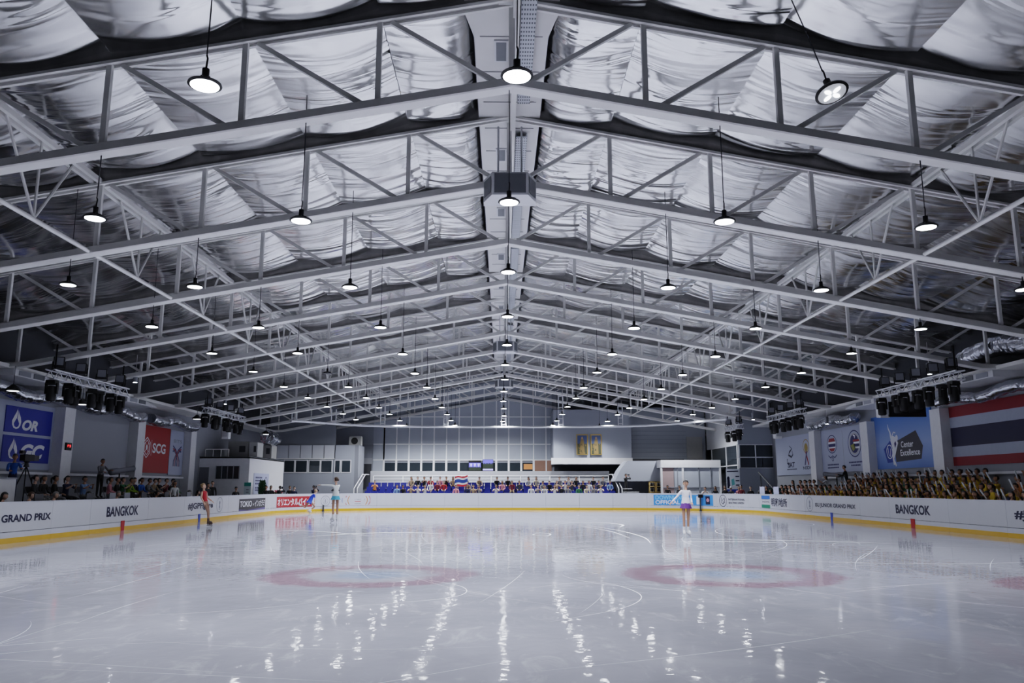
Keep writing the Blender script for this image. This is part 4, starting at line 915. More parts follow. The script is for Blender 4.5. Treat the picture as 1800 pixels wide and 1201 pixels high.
for k in range(6): MB().box((17.6, 52.2+.55*k, 0), (19.3, 52.75+.55*k, .3+.25*k)).build('step', pm('green_step', (.03, .10, .09), .6), t)
MB().tube([(17.55, 52., 1.2), (17.55, 55.6, 2.6)], .05, 8).build('handrail', DARK, t)
for k in range(3): MB().tube([(17.55, 52.2+1.5*k, .2+.6*k), (17.55, 52.2+1.5*k, 1.25+.6*k)], .03, 6).build('baluster', DARK, t)
for n, x in enumerate((10.96, 11.48)):
    t = thing('display_case', 'yellow framed trophy display case by the kiosk, %s' % ('left of two' if n == 0 else 'right of two'), 'display case', (x+.2, 61.2, 0), 'trophy display cases')
    m = MB(); fy = pm('yellow_frame', (.60, .42, .16), .45)
    for a in (x, x+.42): m.box((a, 61.0, 0), (a+.05, 61.05, 2.0)); m.box((a, 61.35, 0), (a+.05, 61.4, 2.0))
    for z in (0, 1.2, 1.62, 1.95): m.box((x, 61.0, z), (x+.47, 61.05, z+.05)); m.box((x, 61.35, z), (x+.47, 61.4, z+.05))
    m.build('frame', fy, t); MB().box((x+.02, 61.3, 0), (x+.45, 61.34, 1.97)).build('back', BLACK, t); MB().box((x+.04, 61.04, 1.24), (x+.44, 61.3, 1.26)).build('shelf', GLASS, t)
    for q in (.14, .32):
        for z in (1.27, 1.66): MB().lathe([(.05, 0), (.02, .04), (.02, .12), (.06, .18), (.07, .26)], (x+q, 61.18, z), 10).build('trophy', MID, t)
t = thing('white_table', 'white table with pale front beside the right end of the stand', 'table', (9.4, 60.9, 0))
MB().box((8.9, 60.6, 1.2), (10.1, 61.2, 1.26)).build('top', WHITE, t); MB().box((9.2, 60.62, .1), (10.05, 60.66, 1.2)).build('front', WALL, t)
for x in (8.95, 10.05):
    for y in (60.65, 61.15): MB().box((x-.03, y-.03, 0), (x+.03, y+.03, 1.2)).build('leg', MID, t)
MB().box((8.92, 60.62, 1.45), (9.6, 60.66, 1.5)).build('rail', WHITE, t)
# ------------------------------------------------------------------ far stand
t = thing('spectator_stand', 'stepped spectator stand with white rails behind the far boards', 'stand', (-1, 63, 0))
TF = [.5, .82, 1.14, 1.46]
for k, z in enumerate(TF): MB().box((-10.9, 61.3+.85*k if k else 60.9, 0 if k == 0 else TF[k-1]), (8.75, 67., z)).build('tier', TIERM, t)
m = MB()
for z in (1.75, 2.0, 2.25, 2.5): m.tube([(-10.6, 66.3, z), (8.6, 66.3, z)], .035, 6)
m.build('back_rail', WHITE, t)
for k in range(9): MB().tube([(-10.6+2.4*k, 66.3, 1.46), (-10.6+2.4*k, 66.3, 2.5)], .035, 6).build('rail_post', STEEL, t)
MB().box((-10.9, 66.6, 1.46), (8.7, 66.7, 2.9)).build('back_panel', PANELW, t)
for x in (-10.95, 8.65):
    for dx in (0, .25 if x > 0 else -.25): MB().tube([(x+dx, 61.0, .3), (x+dx, 61.0, 1.5), (x+dx, 64.5, 2.6), (x+dx, 66.2, 2.6)], .035, 6).build('stair_rail', WHITE, t)
def seat_mesh():
    m = MB(); m.prism([(-.22, .31), (.22, .32), (.22, .355), (-.22, .345)], lambda u, v, d: (d, u, v), -.22, .22)
    m.prism([(.20, .38), (.23, .38), (.29, .80), (.26, .81)], lambda u, v, d: (d, u, v), -.22, .22); m.box((-.06, -.02, 0), (.06, .12, .32)); o = m.build('stand_seat', SEATB); me = o.data; bpy.data.objects.remove(o); return me
SM = seat_mesh()
for r in range(3):
    n = 0
    for k in range(38):
        x = -10.35+.505*k
        if r < 2 and -.05 < x < .85 and k % 1 == 0 and r == 0: continue
        n += 1; o = bpy.data.objects.new('stand_seat', SM); COL.objects.link(o); o.location = (x, 61.88+.85*r, TF[r]+.004)
        tag(o, 'blue plastic stand seat, %s from the left in the %s row' % (nth(n), ('front', 'middle', 'back')[r]), 'seat', 'blue seats of the far stand')
# ------------------------------------------------------------------ side stands and left officials area
t = thing('spectator_stand', 'stepped stand behind the right boards under the yellow crowd', 'stand', (18, 38, 0))
RT = [.18, .45, .75, 1.05]; RXX = [16.85, 17.55, 18.25, 18.95]
for k, z in enumerate(RT): MB().box((RXX[k]-.33, 20, 0 if k == 0 else RT[k-1]), (19.45 if k < 3 else 19.44, 51.6, z)).build('tier', TIERM, t)
for k, z in enumerate(RT): MB().box((RXX[k]-.12, 20, z+.27), (RXX[k]+.16, 51.5, z+.33)).build('bench', MID, t)
t = thing('officials_platform', 'raised dark platform behind the left boards', 'platform', (-17.6, 36, 0))
MB().box((-19.4, 20, 0), (-16.4, 44, .75)).build('deck', TIERM, t); MB().box((-16.4, 20, 0), (-14.9, 44, .18)).build('step', TIERM, t)
t = thing('camera_riser', 'white panel in front of the camera operator at the left edge', 'panel', (-16.6, 26, .75)); MB().box((-16.7, 24., .75), (-16.6, 27.7, 1.89)).build('panel', WHITE, t); MB().box((-16.75, 24., 1.86), (-16.55, 27.7, 1.91)).build('cap', WALL, t)
for n, (a, b) in enumerate(((24., 27.6), (27.8, 31.4), (31.6, 35.2), (35.4, 39.0), (39.2, 42.6))):
    t = thing('judges_table', 'long dark cloth-covered table behind the left boards, %s from the camera' % nth(n+1), 'table', (-14.95, (a+b)/2, .0), 'officials tables on the left')
    MB().box((-15.2, a, 1.0), (-14.7, b, 1.05)).build('top', pm('navy_cloth', (.012, .018, .06), .8), t); MB().box((-14.73, a, .25), (-14.7, b, 1.0)).build('cloth_front', pm('navy_cloth', (0, 0, 0)), t)
    for y in (a+.1, b-.1): MB().box((-15.15, y-.03, .186), (-15.1, y+.03, 1.0)).build('leg', MID, t)
for n, (y, c) in enumerate(((26.1, 0), (29.3, 0), (31., 1), (32.2, 1), (33.7, 0), (36., 0), (38.5, 1))):
    t = thing('desk_monitor', 'small flat monitor on the left officials tables, %s from the camera' % nth(n+1), 'monitor', (-14.92, y, 1.05), 'monitors on the officials tables')
    MB().box((-14.90, y-.24, 1.10), (-14.87, y+.24, 1.38)).build('screen', MID if c else DARK, t); MB().cbox((-14.92, y, 1.06), (.14, .2, .02)).build('foot', DARK, t); MB().box((-14.93, y-.02, 1.05), (-14.90, y+.02, 1.2)).build('stand', DARK, t)
# ------------------------------------------------------------------ stage lighting rigs
CHR = pm('truss_aluminium', (.55, .56, .6), .35, .3)
HEADM = pm('stage_light_black', (.009, .009, .011), .5, spec=.3)
def mk_head():
    t = thing('moving_head_spotlight', '', 'stage light', (0,0,0)); m = MB(); m.prism([(-.17, -.12), (.17, -.12), (.15, 0), (-.15, 0)], lambda u, v, d: (u, d, v), -.13, .13); m.build('base', BLACK, t)
    m = MB(); m.box((-.21, -.05, -.46), (-.16, .05, -.10)); m.box((.16, -.05, -.46), (.21, .05, -.10)); m.box((-.21, -.06, -.15), (.21, .06, -.11)); m.build('yoke', BLACK, t)
    m = MB(); m.lathe([(.05, -.18), (.12, -.20), (.15, -.30), (.145, -.45), (.16, -.50), (.155, -.66), (.12, -.70), (.0, -.69)], n=14); m.build('head', HEADM, t)
    return t
HEADP = mk_head(); hn = [0]
def mk_par():
    t = thing('flood_light', '', 'stage light', (0,0,0)); m = MB(); m.prism([(-.10, .14), (.12, .10), (.16, .42), (-.06, .46)], lambda u, v, d: (d, u, v), -.17, .17); m.build('housing', BLACK, t)
    MB().prism([(-.115, .17), (-.098, .165), (-.062, .43), (-.08, .435)], lambda u, v, d: (d, u, v), -.14, .14).build('lens', MID, t)
    m = MB(); m.bar((-.19, .05, .3), (-.19, .02, .02), .03, .03); m.bar((.19, .05, .3), (.19, .02, .02), .03, .03); m.bar((-.19, .02, .02), (.19, .02, .02), .03, .03); m.build('bracket', BLACK, t); return t
PARP = mk_par(); used_rig = set()
def rig(X, y0, y1, z, label, where, nh, npar):
    t = thing('lighting_truss', label, 'lighting truss', (X, (y0+y1)/2, z), 'stage lighting trusses'); m = MB()
    for dx in (-.15, .15):
        for dz in (0, .3): m.tube([(X+dx, y0, z+dz), (X+dx, y1, z+dz)], .028, 6)
    m.build('chords', CHR, t); m = MB(); n = int((y1-y0)/.3)
    for k in range(n):
        a = y0+(y1-y0)*k/n; b = y0+(y1-y0)*(k+1)/n
        for dx in (-.15, .15): m.tube([(X+dx, a, z+(.3 if k % 2 else 0)), (X+dx, b, z+(0 if k % 2 else .3))], .016, 5)
        for dz in (0, .3): m.tube([(X-(.15 if k % 2 else -.15), a, z+dz), (X+(.15 if k % 2 else -.15), b, z+dz)], .012, 5)
    m.build('lacing', CHR, t)
    for y in (y0+.3, y1-.3): MB().bar((X, y, z+.3), (X, y, bz(X)+.1), .05, .02).build('hanging_strap', BLACK, t)
    for k in range(nh):
        y = y0+.35+(y1-y0-.7)*(k+.12*sin(k*2.3))/max(1, nh-1); lab = 'black moving-head stage light, %s from the camera under the %s rig' % (nth(k+1), where)
        p = (X+(.05 if k % 2 else -.08), y, z-.03); rz = R.uniform(-.6, .6)
        if 'h' in used_rig: dup(HEADP, p, rz, lab, 'moving heads under the %s rig' % where)
        else: used_rig.add('h'); HEADP.location = p; HEADP['label'] = lab; HEADP['group'] = 'moving heads under the %s rig' % where
    for k in range(npar):
        y = y0+.5+(y1-y0-1.)*k/max(1, npar-1); lab = 'black square floodlight, %s from the camera on top of the %s rig' % (nth(k+1), where)
        rz = R.uniform(.1, .5)*(1 if X < 0 else -1); p = (X, y, z+.345)
        if 'p' in used_rig: dup(PARP, p, rz, lab, 'floodlights on the %s rig' % where)
        else: used_rig.add('p'); PARP.location = p; PARP.rotation_euler = (0, 0, rz); PARP['label'] = lab; PARP['group'] = 'floodlights on the %s rig' % where
rig(-15.4, 26.9, 32.4, 5.2, 'long lighting truss hung at the left, nearest the camera', 'front left', 7, 4)
rig(-15.4, 41.2, 47.4, 5.35, 'long lighting truss hung at the left above the white booth', 'rear left', 7, 4)
rig(15.4, 26.7, 32.6, 5.2, 'long lighting truss hung at the right in front of the wall screen', 'front right', 7, 5)
rig(15.4, 41.0, 46.4, 5.32, 'lighting truss hung at the right above the lavender emblem banners', 'middle right', 6, 4)
rig(15.2, 51.2, 54.6, 5.3, 'short lighting truss hung at the far right corner', 'far right', 3, 2)

# ------------------------------------------------------------------ people
V = Vector
def seg_dist(p, a, b):
    ab = b-a; t = max(0, min(1, (p-a).dot(ab)/max(1e-9, ab.length_squared))); return (p-(a+ab*t)).length, t
def skin_mesh(pts, edges, rad, root):
    me = bpy.data.meshes.new('s'); me.from_pydata([tuple(p) for p in pts], edges, []); o = bpy.data.objects.new('s', me); COL.objects.link(o)
    md = o.modifiers.new('k', 'SKIN'); md.use_smooth_shade = True; md.branch_smoothing = .3
    for i, r in enumerate(rad):
        sv = me.skin_vertices[0].data[i]; sv.radius = r if isinstance(r, tuple) else (r, r); sv.use_root = (i == root)
    sb = o.modifiers.new('s', 'SUBSURF'); sb.levels = 1; sb.render_levels = 1
    dg = bpy.context.evaluated_depsgraph_get(); ev = o.evaluated_get(dg); m2 = ev.to_mesh()
    vs = [tuple(v.co) for v in m2.vertices]; fs = [tuple(p.vertices) for p in m2.polygons]; ev.to_mesh_clear()
    bpy.data.objects.remove(o); bpy.data.meshes.remove(me); return vs, fs
def human(P):
    """P: pose. Joints in metres, facing -y, feet on z=0. Returns MB (slots skin, top, bottom, shoe, dark) and head frame."""
    hz = P.get('hip', .93); lean = P.get('lean', 0.); side = P.get('side', 0.); f = P.get('f', 1.)  # f: slimness
    B = Matrix.Translation((0, 0, hz)) @ Matrix.Rotation(side, 4, 'Y') @ Matrix.Rotation(lean, 4, 'X')
    def up(x, y, z): return B @ V((x, y, z))
    J = {'pelvis': V((0, 0, hz)), 'spine': up(0, .01, .17), 'chest': up(0, .0, .34), 'neck': up(0, 0, .50), 'hb': up(0, -.01, .585)}
    for s, n in ((-1, 'R'), (1, 'L')):      # facing -y: the person's right arm is at -x
        J['sh'+n] = up(s*.165*f, 0, .44); J['hip'+n] = V((s*.085, 0, hz-.04))
        J['el'+n] = J['sh'+n] + B.to_3x3() @ V(P['ua'+n]).normalized()*.27; J['wr'+n] = J['el'+n] + B.to_3x3() @ V(P['fa'+n]).normalized()*.24
        J['kn'+n] = J['hip'+n] + V(P['th'+n]).normalized()*.43; J['an'+n] = J['kn'+n] + V(P['sh_'+n]).normalized()*.40
        ft = V(P.get('ft'+n, (0, -1, -.25))).normalized(); J['he'+n] = J['an'+n] + V((0, 0, -.04)); J['to'+n] = J['an'+n] + ft*.17 + V((0, 0, -.02))
    names = list(J); ix = {n: i for i, n in enumerate(names)}
    E = [('pelvis', 'spine'), ('spine', 'chest'), ('chest', 'neck'), ('neck', 'hb')]
    for n in 'LR': E += [('chest', 'sh'+n), ('sh'+n, 'el'+n), ('el'+n, 'wr'+n), ('pelvis', 'hip'+n), ('hip'+n, 'kn'+n), ('kn'+n, 'an'+n), ('an'+n, 'to'+n)]
    names = [n for n in names if not n.startswith('he')]; ix = {n: i for i, n in enumerate(names)}
    RD = {'pelvis': (.135*f, .11*f), 'spine': (.12*f, .10*f), 'chest': (.135*f, .105*f), 'neck': .052, 'hb': .05, 'sh': .062*f, 'el': .043*f, 'wr': .030, 'hip': .088*f, 'kn': .058*f, 'an': .040, 'to': .035}
    vs, fs = skin_mesh([J[n] for n in names], [(ix[a], ix[b]) for a, b in E], [RD.get(n, RD.get(n[:-1])) for n in names], ix['pelvis'])
    rs = lambda n: (lambda r: r[0] if isinstance(r, tuple) else r)(RD.get(n, RD.get(n[:-1])))
    mb = MB(); slots = []; VV = [V(v) for v in vs]; short = P.get('sleeve', 1.); bare = P.get('bare', 1.)
    for fc in fs:
        c = sum((VV[i] for i in fc), V())/len(fc); best = (9, 0)
        for a, b in E:
            d, t = seg_dist(c, J[a], J[b]); d -= rs(a)*(1-t)+rs(b)*t
            if d < best[0]:
                k = a+b; q = 1
                if a == 'neck' or (a == 'chest' and b == 'neck' and t > .8): q = 0
                elif b.startswith('el'): q = 1 if t*.5 < short else 0
                elif a.startswith('el'): q = 1 if .5+t*.5 < short else 0
                elif b.startswith('hip') or b.startswith('kn'): q = 2
                elif a.startswith('kn'): q = 2 if t < bare else 0
                elif b.startswith('to'): q = 3
                elif a == 'pelvis': q = 2 if t < P.get('waist', .45) else 1
                best = (d, q)
        slots.append(best[1])
    mb.add(vs, fs, 0, True); mb.m = slots
    # head
    H = B @ Matrix.Translation((0, -.015, .668)) @ Matrix.Rotation(P.get('yaw', 0), 4, 'Z') @ Matrix.Rotation(P.get('nod', 0), 4, 'X')
    def hd(p, d):
        if d.z < 0: p.x *= 1+.28*d.z; p.y += .015*d.z
        if d.y < -.3 and abs(d.z) < .8: p.y *= .94
        return p
    q = MB(); q.sph((0, 0, 0), (.079, .094, .110), 14, 11, 0, hd); q.sph((0, -.088, -.012), (.014, .022, .020), 6, 5, 0)
    for s in (-1, 1): q.sph((s*.079, .008, -.005), (.012, .022, .03), 6, 5, 0); q.sph((s*.030, -.080, .016), (.011, .008, .007), 6, 4, 4); q.bar((s*.018, -.086, .036), (s*.044, -.078, .037), .006, .006, 4)
    q.bar((-.020, -.084, -.052), (.020, -.084, -.052), .008, .007, 5)
    mb.add([H @ V(v) for v in q.v], q.f, 0, True); mb.m[-len(q.m):] = q.m
    # hands: palm, four unequal fingers and a thumb
    for n, s in (('R', -1), ('L', 1)):
        w = J['wr'+n]; d = (w-J['el'+n]).normalized(); a = d.cross(V((0, 0, 1)));
        if a.length < .2: a = d.cross(V((0, 1, 0)))
        a.normalize(); c = a.cross(d).normalized(); curl = P.get('curl', .5)
        if P.get('hand'): a, c = c, -a
        Mh = Matrix((( a.x, c.x, d.x, w.x), (a.y, c.y, d.y, w.y), (a.z, c.z, d.z, w.z), (0, 0, 0, 1))); q = MB(); q.sph((0, 0, .045), (.040, .016, .052), 8, 6)
        for k, (u, l) in enumerate(((-.030, .062), (-.010, .074), (.010, .070), (.029, .056))):
            b0 = V((u, 0, .08)); b1 = b0 + V((0, -sin(curl*.5), cos(curl*.5)))*l*.5; b2 = b1 + V((0, -sin(curl*1.6), cos(curl*1.6)))*l*.5; q.tube([b0, b1, b2], [.0092, .0086, .006], 5)
        b0 = V((s*.034, 0, .03)); b1 = b0 + V((s*.028, -.012, .028)); b2 = b1+V((s*.006, -.012, .028)); q.tube([b0, b1, b2], [.011, .0095, .007], 5)
        mb.add([Mh @ V(v) for v in q.v], q.f, 0, True)
    return mb, H, J
def hair_mesh(style, H, r=1.):
    q = MB(); cap = lambda d: not (d.y < -.30 and d.z < .38) and d.z > (-.6 if style != 'short' else -.45)
    q.sph((0, .006, .014), (.094, .108, .120), 18, 14, 0, None, cap)
    if style == 'bun': q.sph((0, .085, .075), (.042, .042, .040), 8, 6)
    if style == 'low_bun': q.sph((0, .118, .0), (.040, .036, .040), 8, 6)
    if style == 'long': q.sph((0, .062, -.11), (.088, .050, .17), 10, 8)
    if style == 'tail': q.tube([(0, .10, .05), (0, .15, .0), (0, .14, -.12), (0, .12, -.2)], [.03, .035, .028, .008], 7)
    if style == 'cap': q.sph((0, 0, .03), (.090, .108, .100), 12, 8, 0, None, lambda d: d.z > -.05); q.prism([(-.06, -.09), (.06, -.09), (.05, -.17), (-.05, -.17)], lambda u, v, d: (u, v, d), .025, .035)
    o = MB(); o.add([H @ V(v) for v in q.v], q.f, 0, True); return o
SKINS = [pm('skin_%d' % i, c, .55, var=.05) for i, c in enumerate(((.50, .30, .21), (.36, .20, .13), (.58, .38, .29)))]
LIP = pm('lip', (.30, .09, .08), .5); EYE = pm('eye_dark', (.015, .012, .012), .4)
HAIRS = {k: pm('hair_'+k, c, .5, var=.2, scale=30.) for k, c in dict(black=(.008, .007, .007), brown=(.05, .025, .014), grey=(.22, .21, .20), blond=(.28, .19, .10)).items()}
CL = {k: pm('cloth_'+k, c, .85, var=.15, scale=12.) for k, c in dict(yellow=(.66, .46, .04), gold=(.55, .33, .025), white=(.55, .56, .58), black=(.012, .012, .014), charcoal=(.04, .042, .048), navy=(.014, .02, .06), blue=(.02, .12, .42), lightblue=(.20, .32, .55), pink=(.55, .24, .28), red=(.32, .025, .03), green=(.03, .14, .06), grey=(.18, .18, .19), tan=(.32, .24, .16), maroon=(.14, .02, .03), purple=(.12, .05, .22), orange=(.45, .16, .04), cream=(.5, .45, .36), hivis=(.30, .45, .04)).items()}
SHOE = pm('dark_shoe', (.02, .02, .022), .5)
SIT = dict(thR=(-.12, -1, -.05), thL=(.12, -1, -.05), sh_R=(0, .6, -1), sh_L=(0, .6, -1), hip=.54)
STAND = dict(thR=(-.03, -.02, -1), thL=(.03, .02, -1), sh_R=(0, .05, -1), sh_L=(0, .05, -1), hip=.94)
def pose(base, **k): d = dict(base); d.update(k); return d
POSES = {
 'lap': pose(SIT, uaR=(-.25, -.25, -1), uaL=(.25, -.25, -1), faR=(.3, -1, -.25), faL=(-.3, -1, -.25), lean=.06),
 'clap': pose(SIT, uaR=(-.25, -.8, -.5), uaL=(.25, -.8, -.5), faR=(.55, -.5, .5), faL=(-.55, -.5, .5), sleeve=.45, lean=.04),
 'sticks': pose(SIT, uaR=(-.5, -.7, -.35), uaL=(.5, -.7, -.35), faR=(.25, -.4, 1), faL=(-.25, -.4, 1), sleeve=.45, curl=1.3),
 'desk': pose(SIT, uaR=(-.2, -.7, -.8), uaL=(.2, -.7, -.8), faR=(.3, -1, -.1), faL=(-.3, -1, -.1), lean=.22),
 'stand': pose(STAND, uaR=(-.18, 0, -1), uaL=(.18, 0, -1), faR=(-.02, -.25, -1), faL=(.02, -.25, -1)),
 'photo': pose(STAND, uaR=(-.35, -.8, -.15), uaL=(.35, -.8, -.15), faR=(.75, -.25, .75), faL=(-.75, -.25, .75), curl=1.2),
 'operate': pose(STAND, uaR=(-.15, -.55, -.8), uaL=(.15, -.7, -.6), faR=(.15, -1, .1), faL=(-.1, -1, .25), lean=.12, curl=1.1),
}
BODY = {}; JT = {}
for k, p in POSES.items():
    mb, H, J = human(p); o = mb.build('person', [SKINS[0], CL['grey'], CL['black'], SHOE, EYE, LIP]); hs = {}
    for st in ('short', 'long', 'tail', 'bun', 'cap'): h = hair_mesh(st, H).build('hair', HAIRS['black']); hs[st] = h.data; bpy.data.objects.remove(h)
    BODY[k] = (o.data, hs, min(v[2] for v in mb.v)); JT[k] = J; bpy.data.objects.remove(o)
def person(k, loc, rz, top, label, group=None, bottom='black', skin=None, hair='short', hcol='black', sc=1.):
    me, hs, low = BODY[k]; o = bpy.data.objects.new('person', me); COL.objects.link(o); o.location = (loc[0], loc[1], loc[2]+.006-low*sc); o.rotation_euler = (0, 0, rz); o.scale = (sc,)*3
    for i, m in ((0, SKINS[R.randrange(3) if skin is None else skin]), (1, CL[top]), (2, CL[bottom])): s = o.material_slots[i]; s.link = 'OBJECT'; s.material = m
    h = bpy.data.objects.new('cap' if hair == 'cap' else 'hair', hs[hair]); COL.objects.link(h); h.parent = o; h.material_slots[0].link = 'OBJECT'; h.material_slots[0].material = HAIRS[hcol] if hair != 'cap' else CL[hcol]
    tag(o, label, 'person', group); return o
TOPN = dict(lightblue='light blue', hivis='yellow-green', gold='golden yellow', lav='lavender')
tn = lambda c: TOPN.get(c, c)
HS = ['short', 'long', 'tail', 'short', 'bun', 'long']
# --- far stand
rowsX = [[-8.09, -7.62, -7.05, -6.5, -5.97, -3.6, -2.75, -2.3, -1.85, -.57, 2.1, 2.6, 3.1, 3.89, 4.4, 4.9, 5.73, 6.3, 6.88, 7.4],
         [-9.92, -5.62, -5.1, -4.6, -2.77, -.1, .65, 1.22, 3.01, 3.55, 4.1, 4.75, 5.27, 6.14, 6.6, 7.37, 8.24],
         [-7.2, -6.7, -6.2, -5.7, -4.96, -4.47, -3.95, -3.45, -1.92, -.54, .33, 1.98, 2.56, 4.39, 5.1, 5.7, 7.04, 7.78]]
rowsC = ['lightblue black tan white white pink navy tan grey white white grey white white black grey green cream grey white'.split(),
         'orange white maroon red tan pink maroon charcoal grey black tan white charcoal black white charcoal lightblue'.split(),
         'tan black black red pink black tan yellow tan black black white cream grey white black black grey'.split()]
for r in range(3):
    for n, (x, c) in enumerate(zip(rowsX[r], rowsC[r])):
        xs = -10.35+.505*round((x+10.35)/.505); xs = x
        k = R.choice(['lap', 'clap', 'lap', 'desk'])
        person(k, (xs, 61.86+.85*r, TF[r]), R.uniform(-.25, .25), c, 'spectator in %s top, %s from the left, %s row, far stand' % (tn(c), nth(n+1), ('front', 'middle', 'back')[r]), 'spectators in the far stand', R.choice(['black', 'navy', 'grey', 'charcoal', 'tan']), None, R.choice(HS))
# flag held up in the far stand
t = thing('held_flag', 'red, white and blue striped flag held up by spectators in the far stand', 'flag', (-3.26, 62.3, 2.1))
for nm, v0, v1, mt in (('red_stripe', .84, 1., 'flag_b_red'), ('white_stripe', .67, .84, 'flag_b_white'), ('blue_stripe', .34, .67, 'flag_b_blue'), ('white_stripe', .17, .34, 'flag_b_white'), ('red_stripe', 0, .17, 'flag_b_red')):
    mt = {'flag_b_red': pm('flag_b_red', (.55, .03, .04), .7), 'flag_b_white': pm('flag_b_white', (.7, .7, .75), .7), 'flag_b_blue': pm('flag_b_blue', (.02, .06, .28), .7)}[mt]
    m = MB(); vs = []; fs = []
    for i in range(11):
        for v in (v0, v1): u = i/10; vs.append((-3.74+.98*u, 62.28+.06*sin(u*9), 1.62+.10*u+.76*v+.05*sin(u*7)))
    for i in range(10): fs.append((2*i, 2*i+2, 2*i+3, 2*i+1))
    m.add(vs, fs, 0, True); m.build(nm, mt, t)
# --- standing by the far right boards and corner
rf = [(11.9, 58.9, 'black', 'short'), (12.7, 58.6, 'charcoal', 'short'), (14.2, 57.2, 'white', 'short'), (14.95, 57.3, 'black', 'long'), (15.3, 56.1, 'black', 'tail'), (15.55, 55.5, 'charcoal', 'cap'), (16.1, 55.5, 'pink', 'long'), (16.05, 54.8, 'maroon', 'tail'), (16.5, 54.2, 'black', 'short'), (16.9, 53.3, 'grey', 'long'), (17.0, 52.4, 'navy', 'cap'), (16.75, 51.75, 'black', 'long')]
for n, (x, y, c, h) in enumerate(rf):
    person('stand' if n != 2 else 'clap', (x, y, 0 if n != 2 else .35), R.uniform(-.9, -.1), c, 'person in %s top standing behind the far right boards, %s from the left' % (tn(c), nth(n+1)), 'people behind the far right boards', 'black', None, h, 'white' if (h == 'cap' and n == 5) else ('blue' if h == 'cap' else 'black'), R.uniform(.93, 1.))
person('photo', (9.3, 61.6, .85), .5, 'black', 'photographer in black aiming a camera right of the far stand', None, 'black', 1, 'short')
def camera_thing(p, label, s=1.):
    t = thing('hand_camera', label, 'camera', p); x, y, z = p; MB().cbox((x, y, z), (.15*s, .09*s, .11*s)).build('body', BLACK, t); MB().lathe([(.045*s, 0), (.05*s, .18*s), (0, .18*s)], (x, y-.04*s, z), 10, M=Matrix.Rotation(pi/2, 4, 'X')).build('lens', DARK, t)
camera_thing((9.45, 61.25, .85+1.66), 'black camera held up by the photographer right of the far stand')
# --- left far corner
lf = [(-15.6, 38.6, 'white', 'tail', .02), (-16.0, 39.4, 'black', 'short', .18), (-15.5, 42.7, 'charcoal', 'short', -.15), (-15.6, 43.6, 'black', 'short', .08), (-15.5, 47.2, 'charcoal', 'cap', -.12), (-15.2, 52.2, 'black', 'short', 0), (-15.3, 53.6, 'black', 'tail', .02), (-14.75, 53.75, 'charcoal', 'short', -.02), (-14.5, 55.3, 'black', 'short', 0), (-14.1, 54.9, 'navy', 'short', -.1), (-13.1, 56.2, 'navy', 'short', .05), (-11.9, 57.6, 'charcoal', 'tail', .1)]
for n, (x, y, c, h, dz) in enumerate(lf):
    k = 'photo' if n in (7, 10, 11) else 'stand'
    person(k, (x, y, .185 if y < 44 else 0), R.uniform(.2, 1.2), c, 'person in %s top behind the far left boards, %s from the left' % (tn(c), nth(n+1)), 'people behind the far left boards', 'black', None, h, 'charcoal' if h == 'cap' else 'black', .97+dz*.3)
    if n in (7, 10, 11): camera_thing((x+.18, y-.34, dz+1.58), 'black camera raised by a photographer behind the far left boards, %s of three' % {7: 'first', 10: 'second', 11: 'third'}[n], 1.3)
# --- left officials
LA = [(25.45, 'black', 'long', 'black'), (26.87, 'black', 'short', 'brown'), (28.34, 'charcoal', 'short', 'grey'), (30.6, 'navy', 'short', 'black'), (32.96, 'red', 'short', 'grey'), (35.05, 'black', 'long', 'brown'), (36.67, 'black', 'tail', 'black'), (37.88, 'charcoal', 'short', 'grey'), (39.0, 'navy', 'cap', 'green'), (40.4, 'charcoal', 'short', 'black'), (41.6, 'navy', 'long', 'black')]
for n, (y, c, h, hc) in enumerate(LA): person('desk', (-15.75, y, .18), pi/2+R.uniform(-.2, .5), c, 'official in %s seated at the left tables, %s from the camera' % (tn(c), nth(n+1)), 'officials seated at the left tables', 'black', 2 if n in (1, 2, 4) else None, h, hc)
LB = [(29.64, 'charcoal'), (30.2, 'black'), (30.95, 'black'), (31.84, 'navy'), (33.16, 'lightblue'), (35.3, 'pink'), (35.95, 'black'), (36.5, 'green'), (37.05, 'hivis'), (37.6, 'navy'), (38.36, 'blue'), (38.98, 'grey'), (39.6, 'tan'), (40.3, 'charcoal'), (41.2, 'maroon'), (42., 'grey')]
for n, (y, c) in enumerate(LB): person(R.choice(['lap', 'desk', 'clap']), (-17.1, y, .75), pi/2+R.uniform(-.3, .4), c, 'seated person in %s on the raised left platform, %s from the camera' % (tn(c), nth(n+1)), 'people seated on the left platform', R.choice(['black', 'grey', 'charcoal']), None, R.choice(['short', 'short', 'tail']))
for n, (y, x) in enumerate([(y, -15.75) for y, *_ in LA]+[(y, -17.1) for y, _ in LB]):
    z = .18 if x > -16 else .75; t = thing('folding_chair', 'dark folding chair under the %s' % ('official at the left tables, %s from the camera' % nth(n+1) if x > -16 else 'seated person on the left platform, %s from the camera' % nth(n-len(LA)+1)), 'chair', (x, y, z), 'folding chairs behind the left boards')
    MB().box((x-.2, y-.2, z+.31), (x+.18, y+.2, z+.34)).build('seat', DARK, t); MB().box((x-.24, y-.2, z+.62), (x-.21, y+.2, z+.86)).build('backrest', DARK, t)
    for yy2 in (-.19, .19): MB().tube([(x-.23, y+yy2, z+.86), (x+.14, y+yy2, z+.02)], .012, 5).build('leg', MID, t); MB().tube([(x+.16, y+yy2, z+.32), (x-.2, y+yy2, z+.02)], .012, 5).build('leg', MID, t)
person('operate', (-17.45, 28.9, 1.02), pi/2-.9, 'blue', 'camera operator in blue shirt standing behind the white panel at the left edge', None, 'navy', 1)
person('operate', (-18.3, 36.9, 1.12), pi/2-.5, 'grey', 'operator in grey shirt standing at the left follow spotlight', None, 'black', 1)
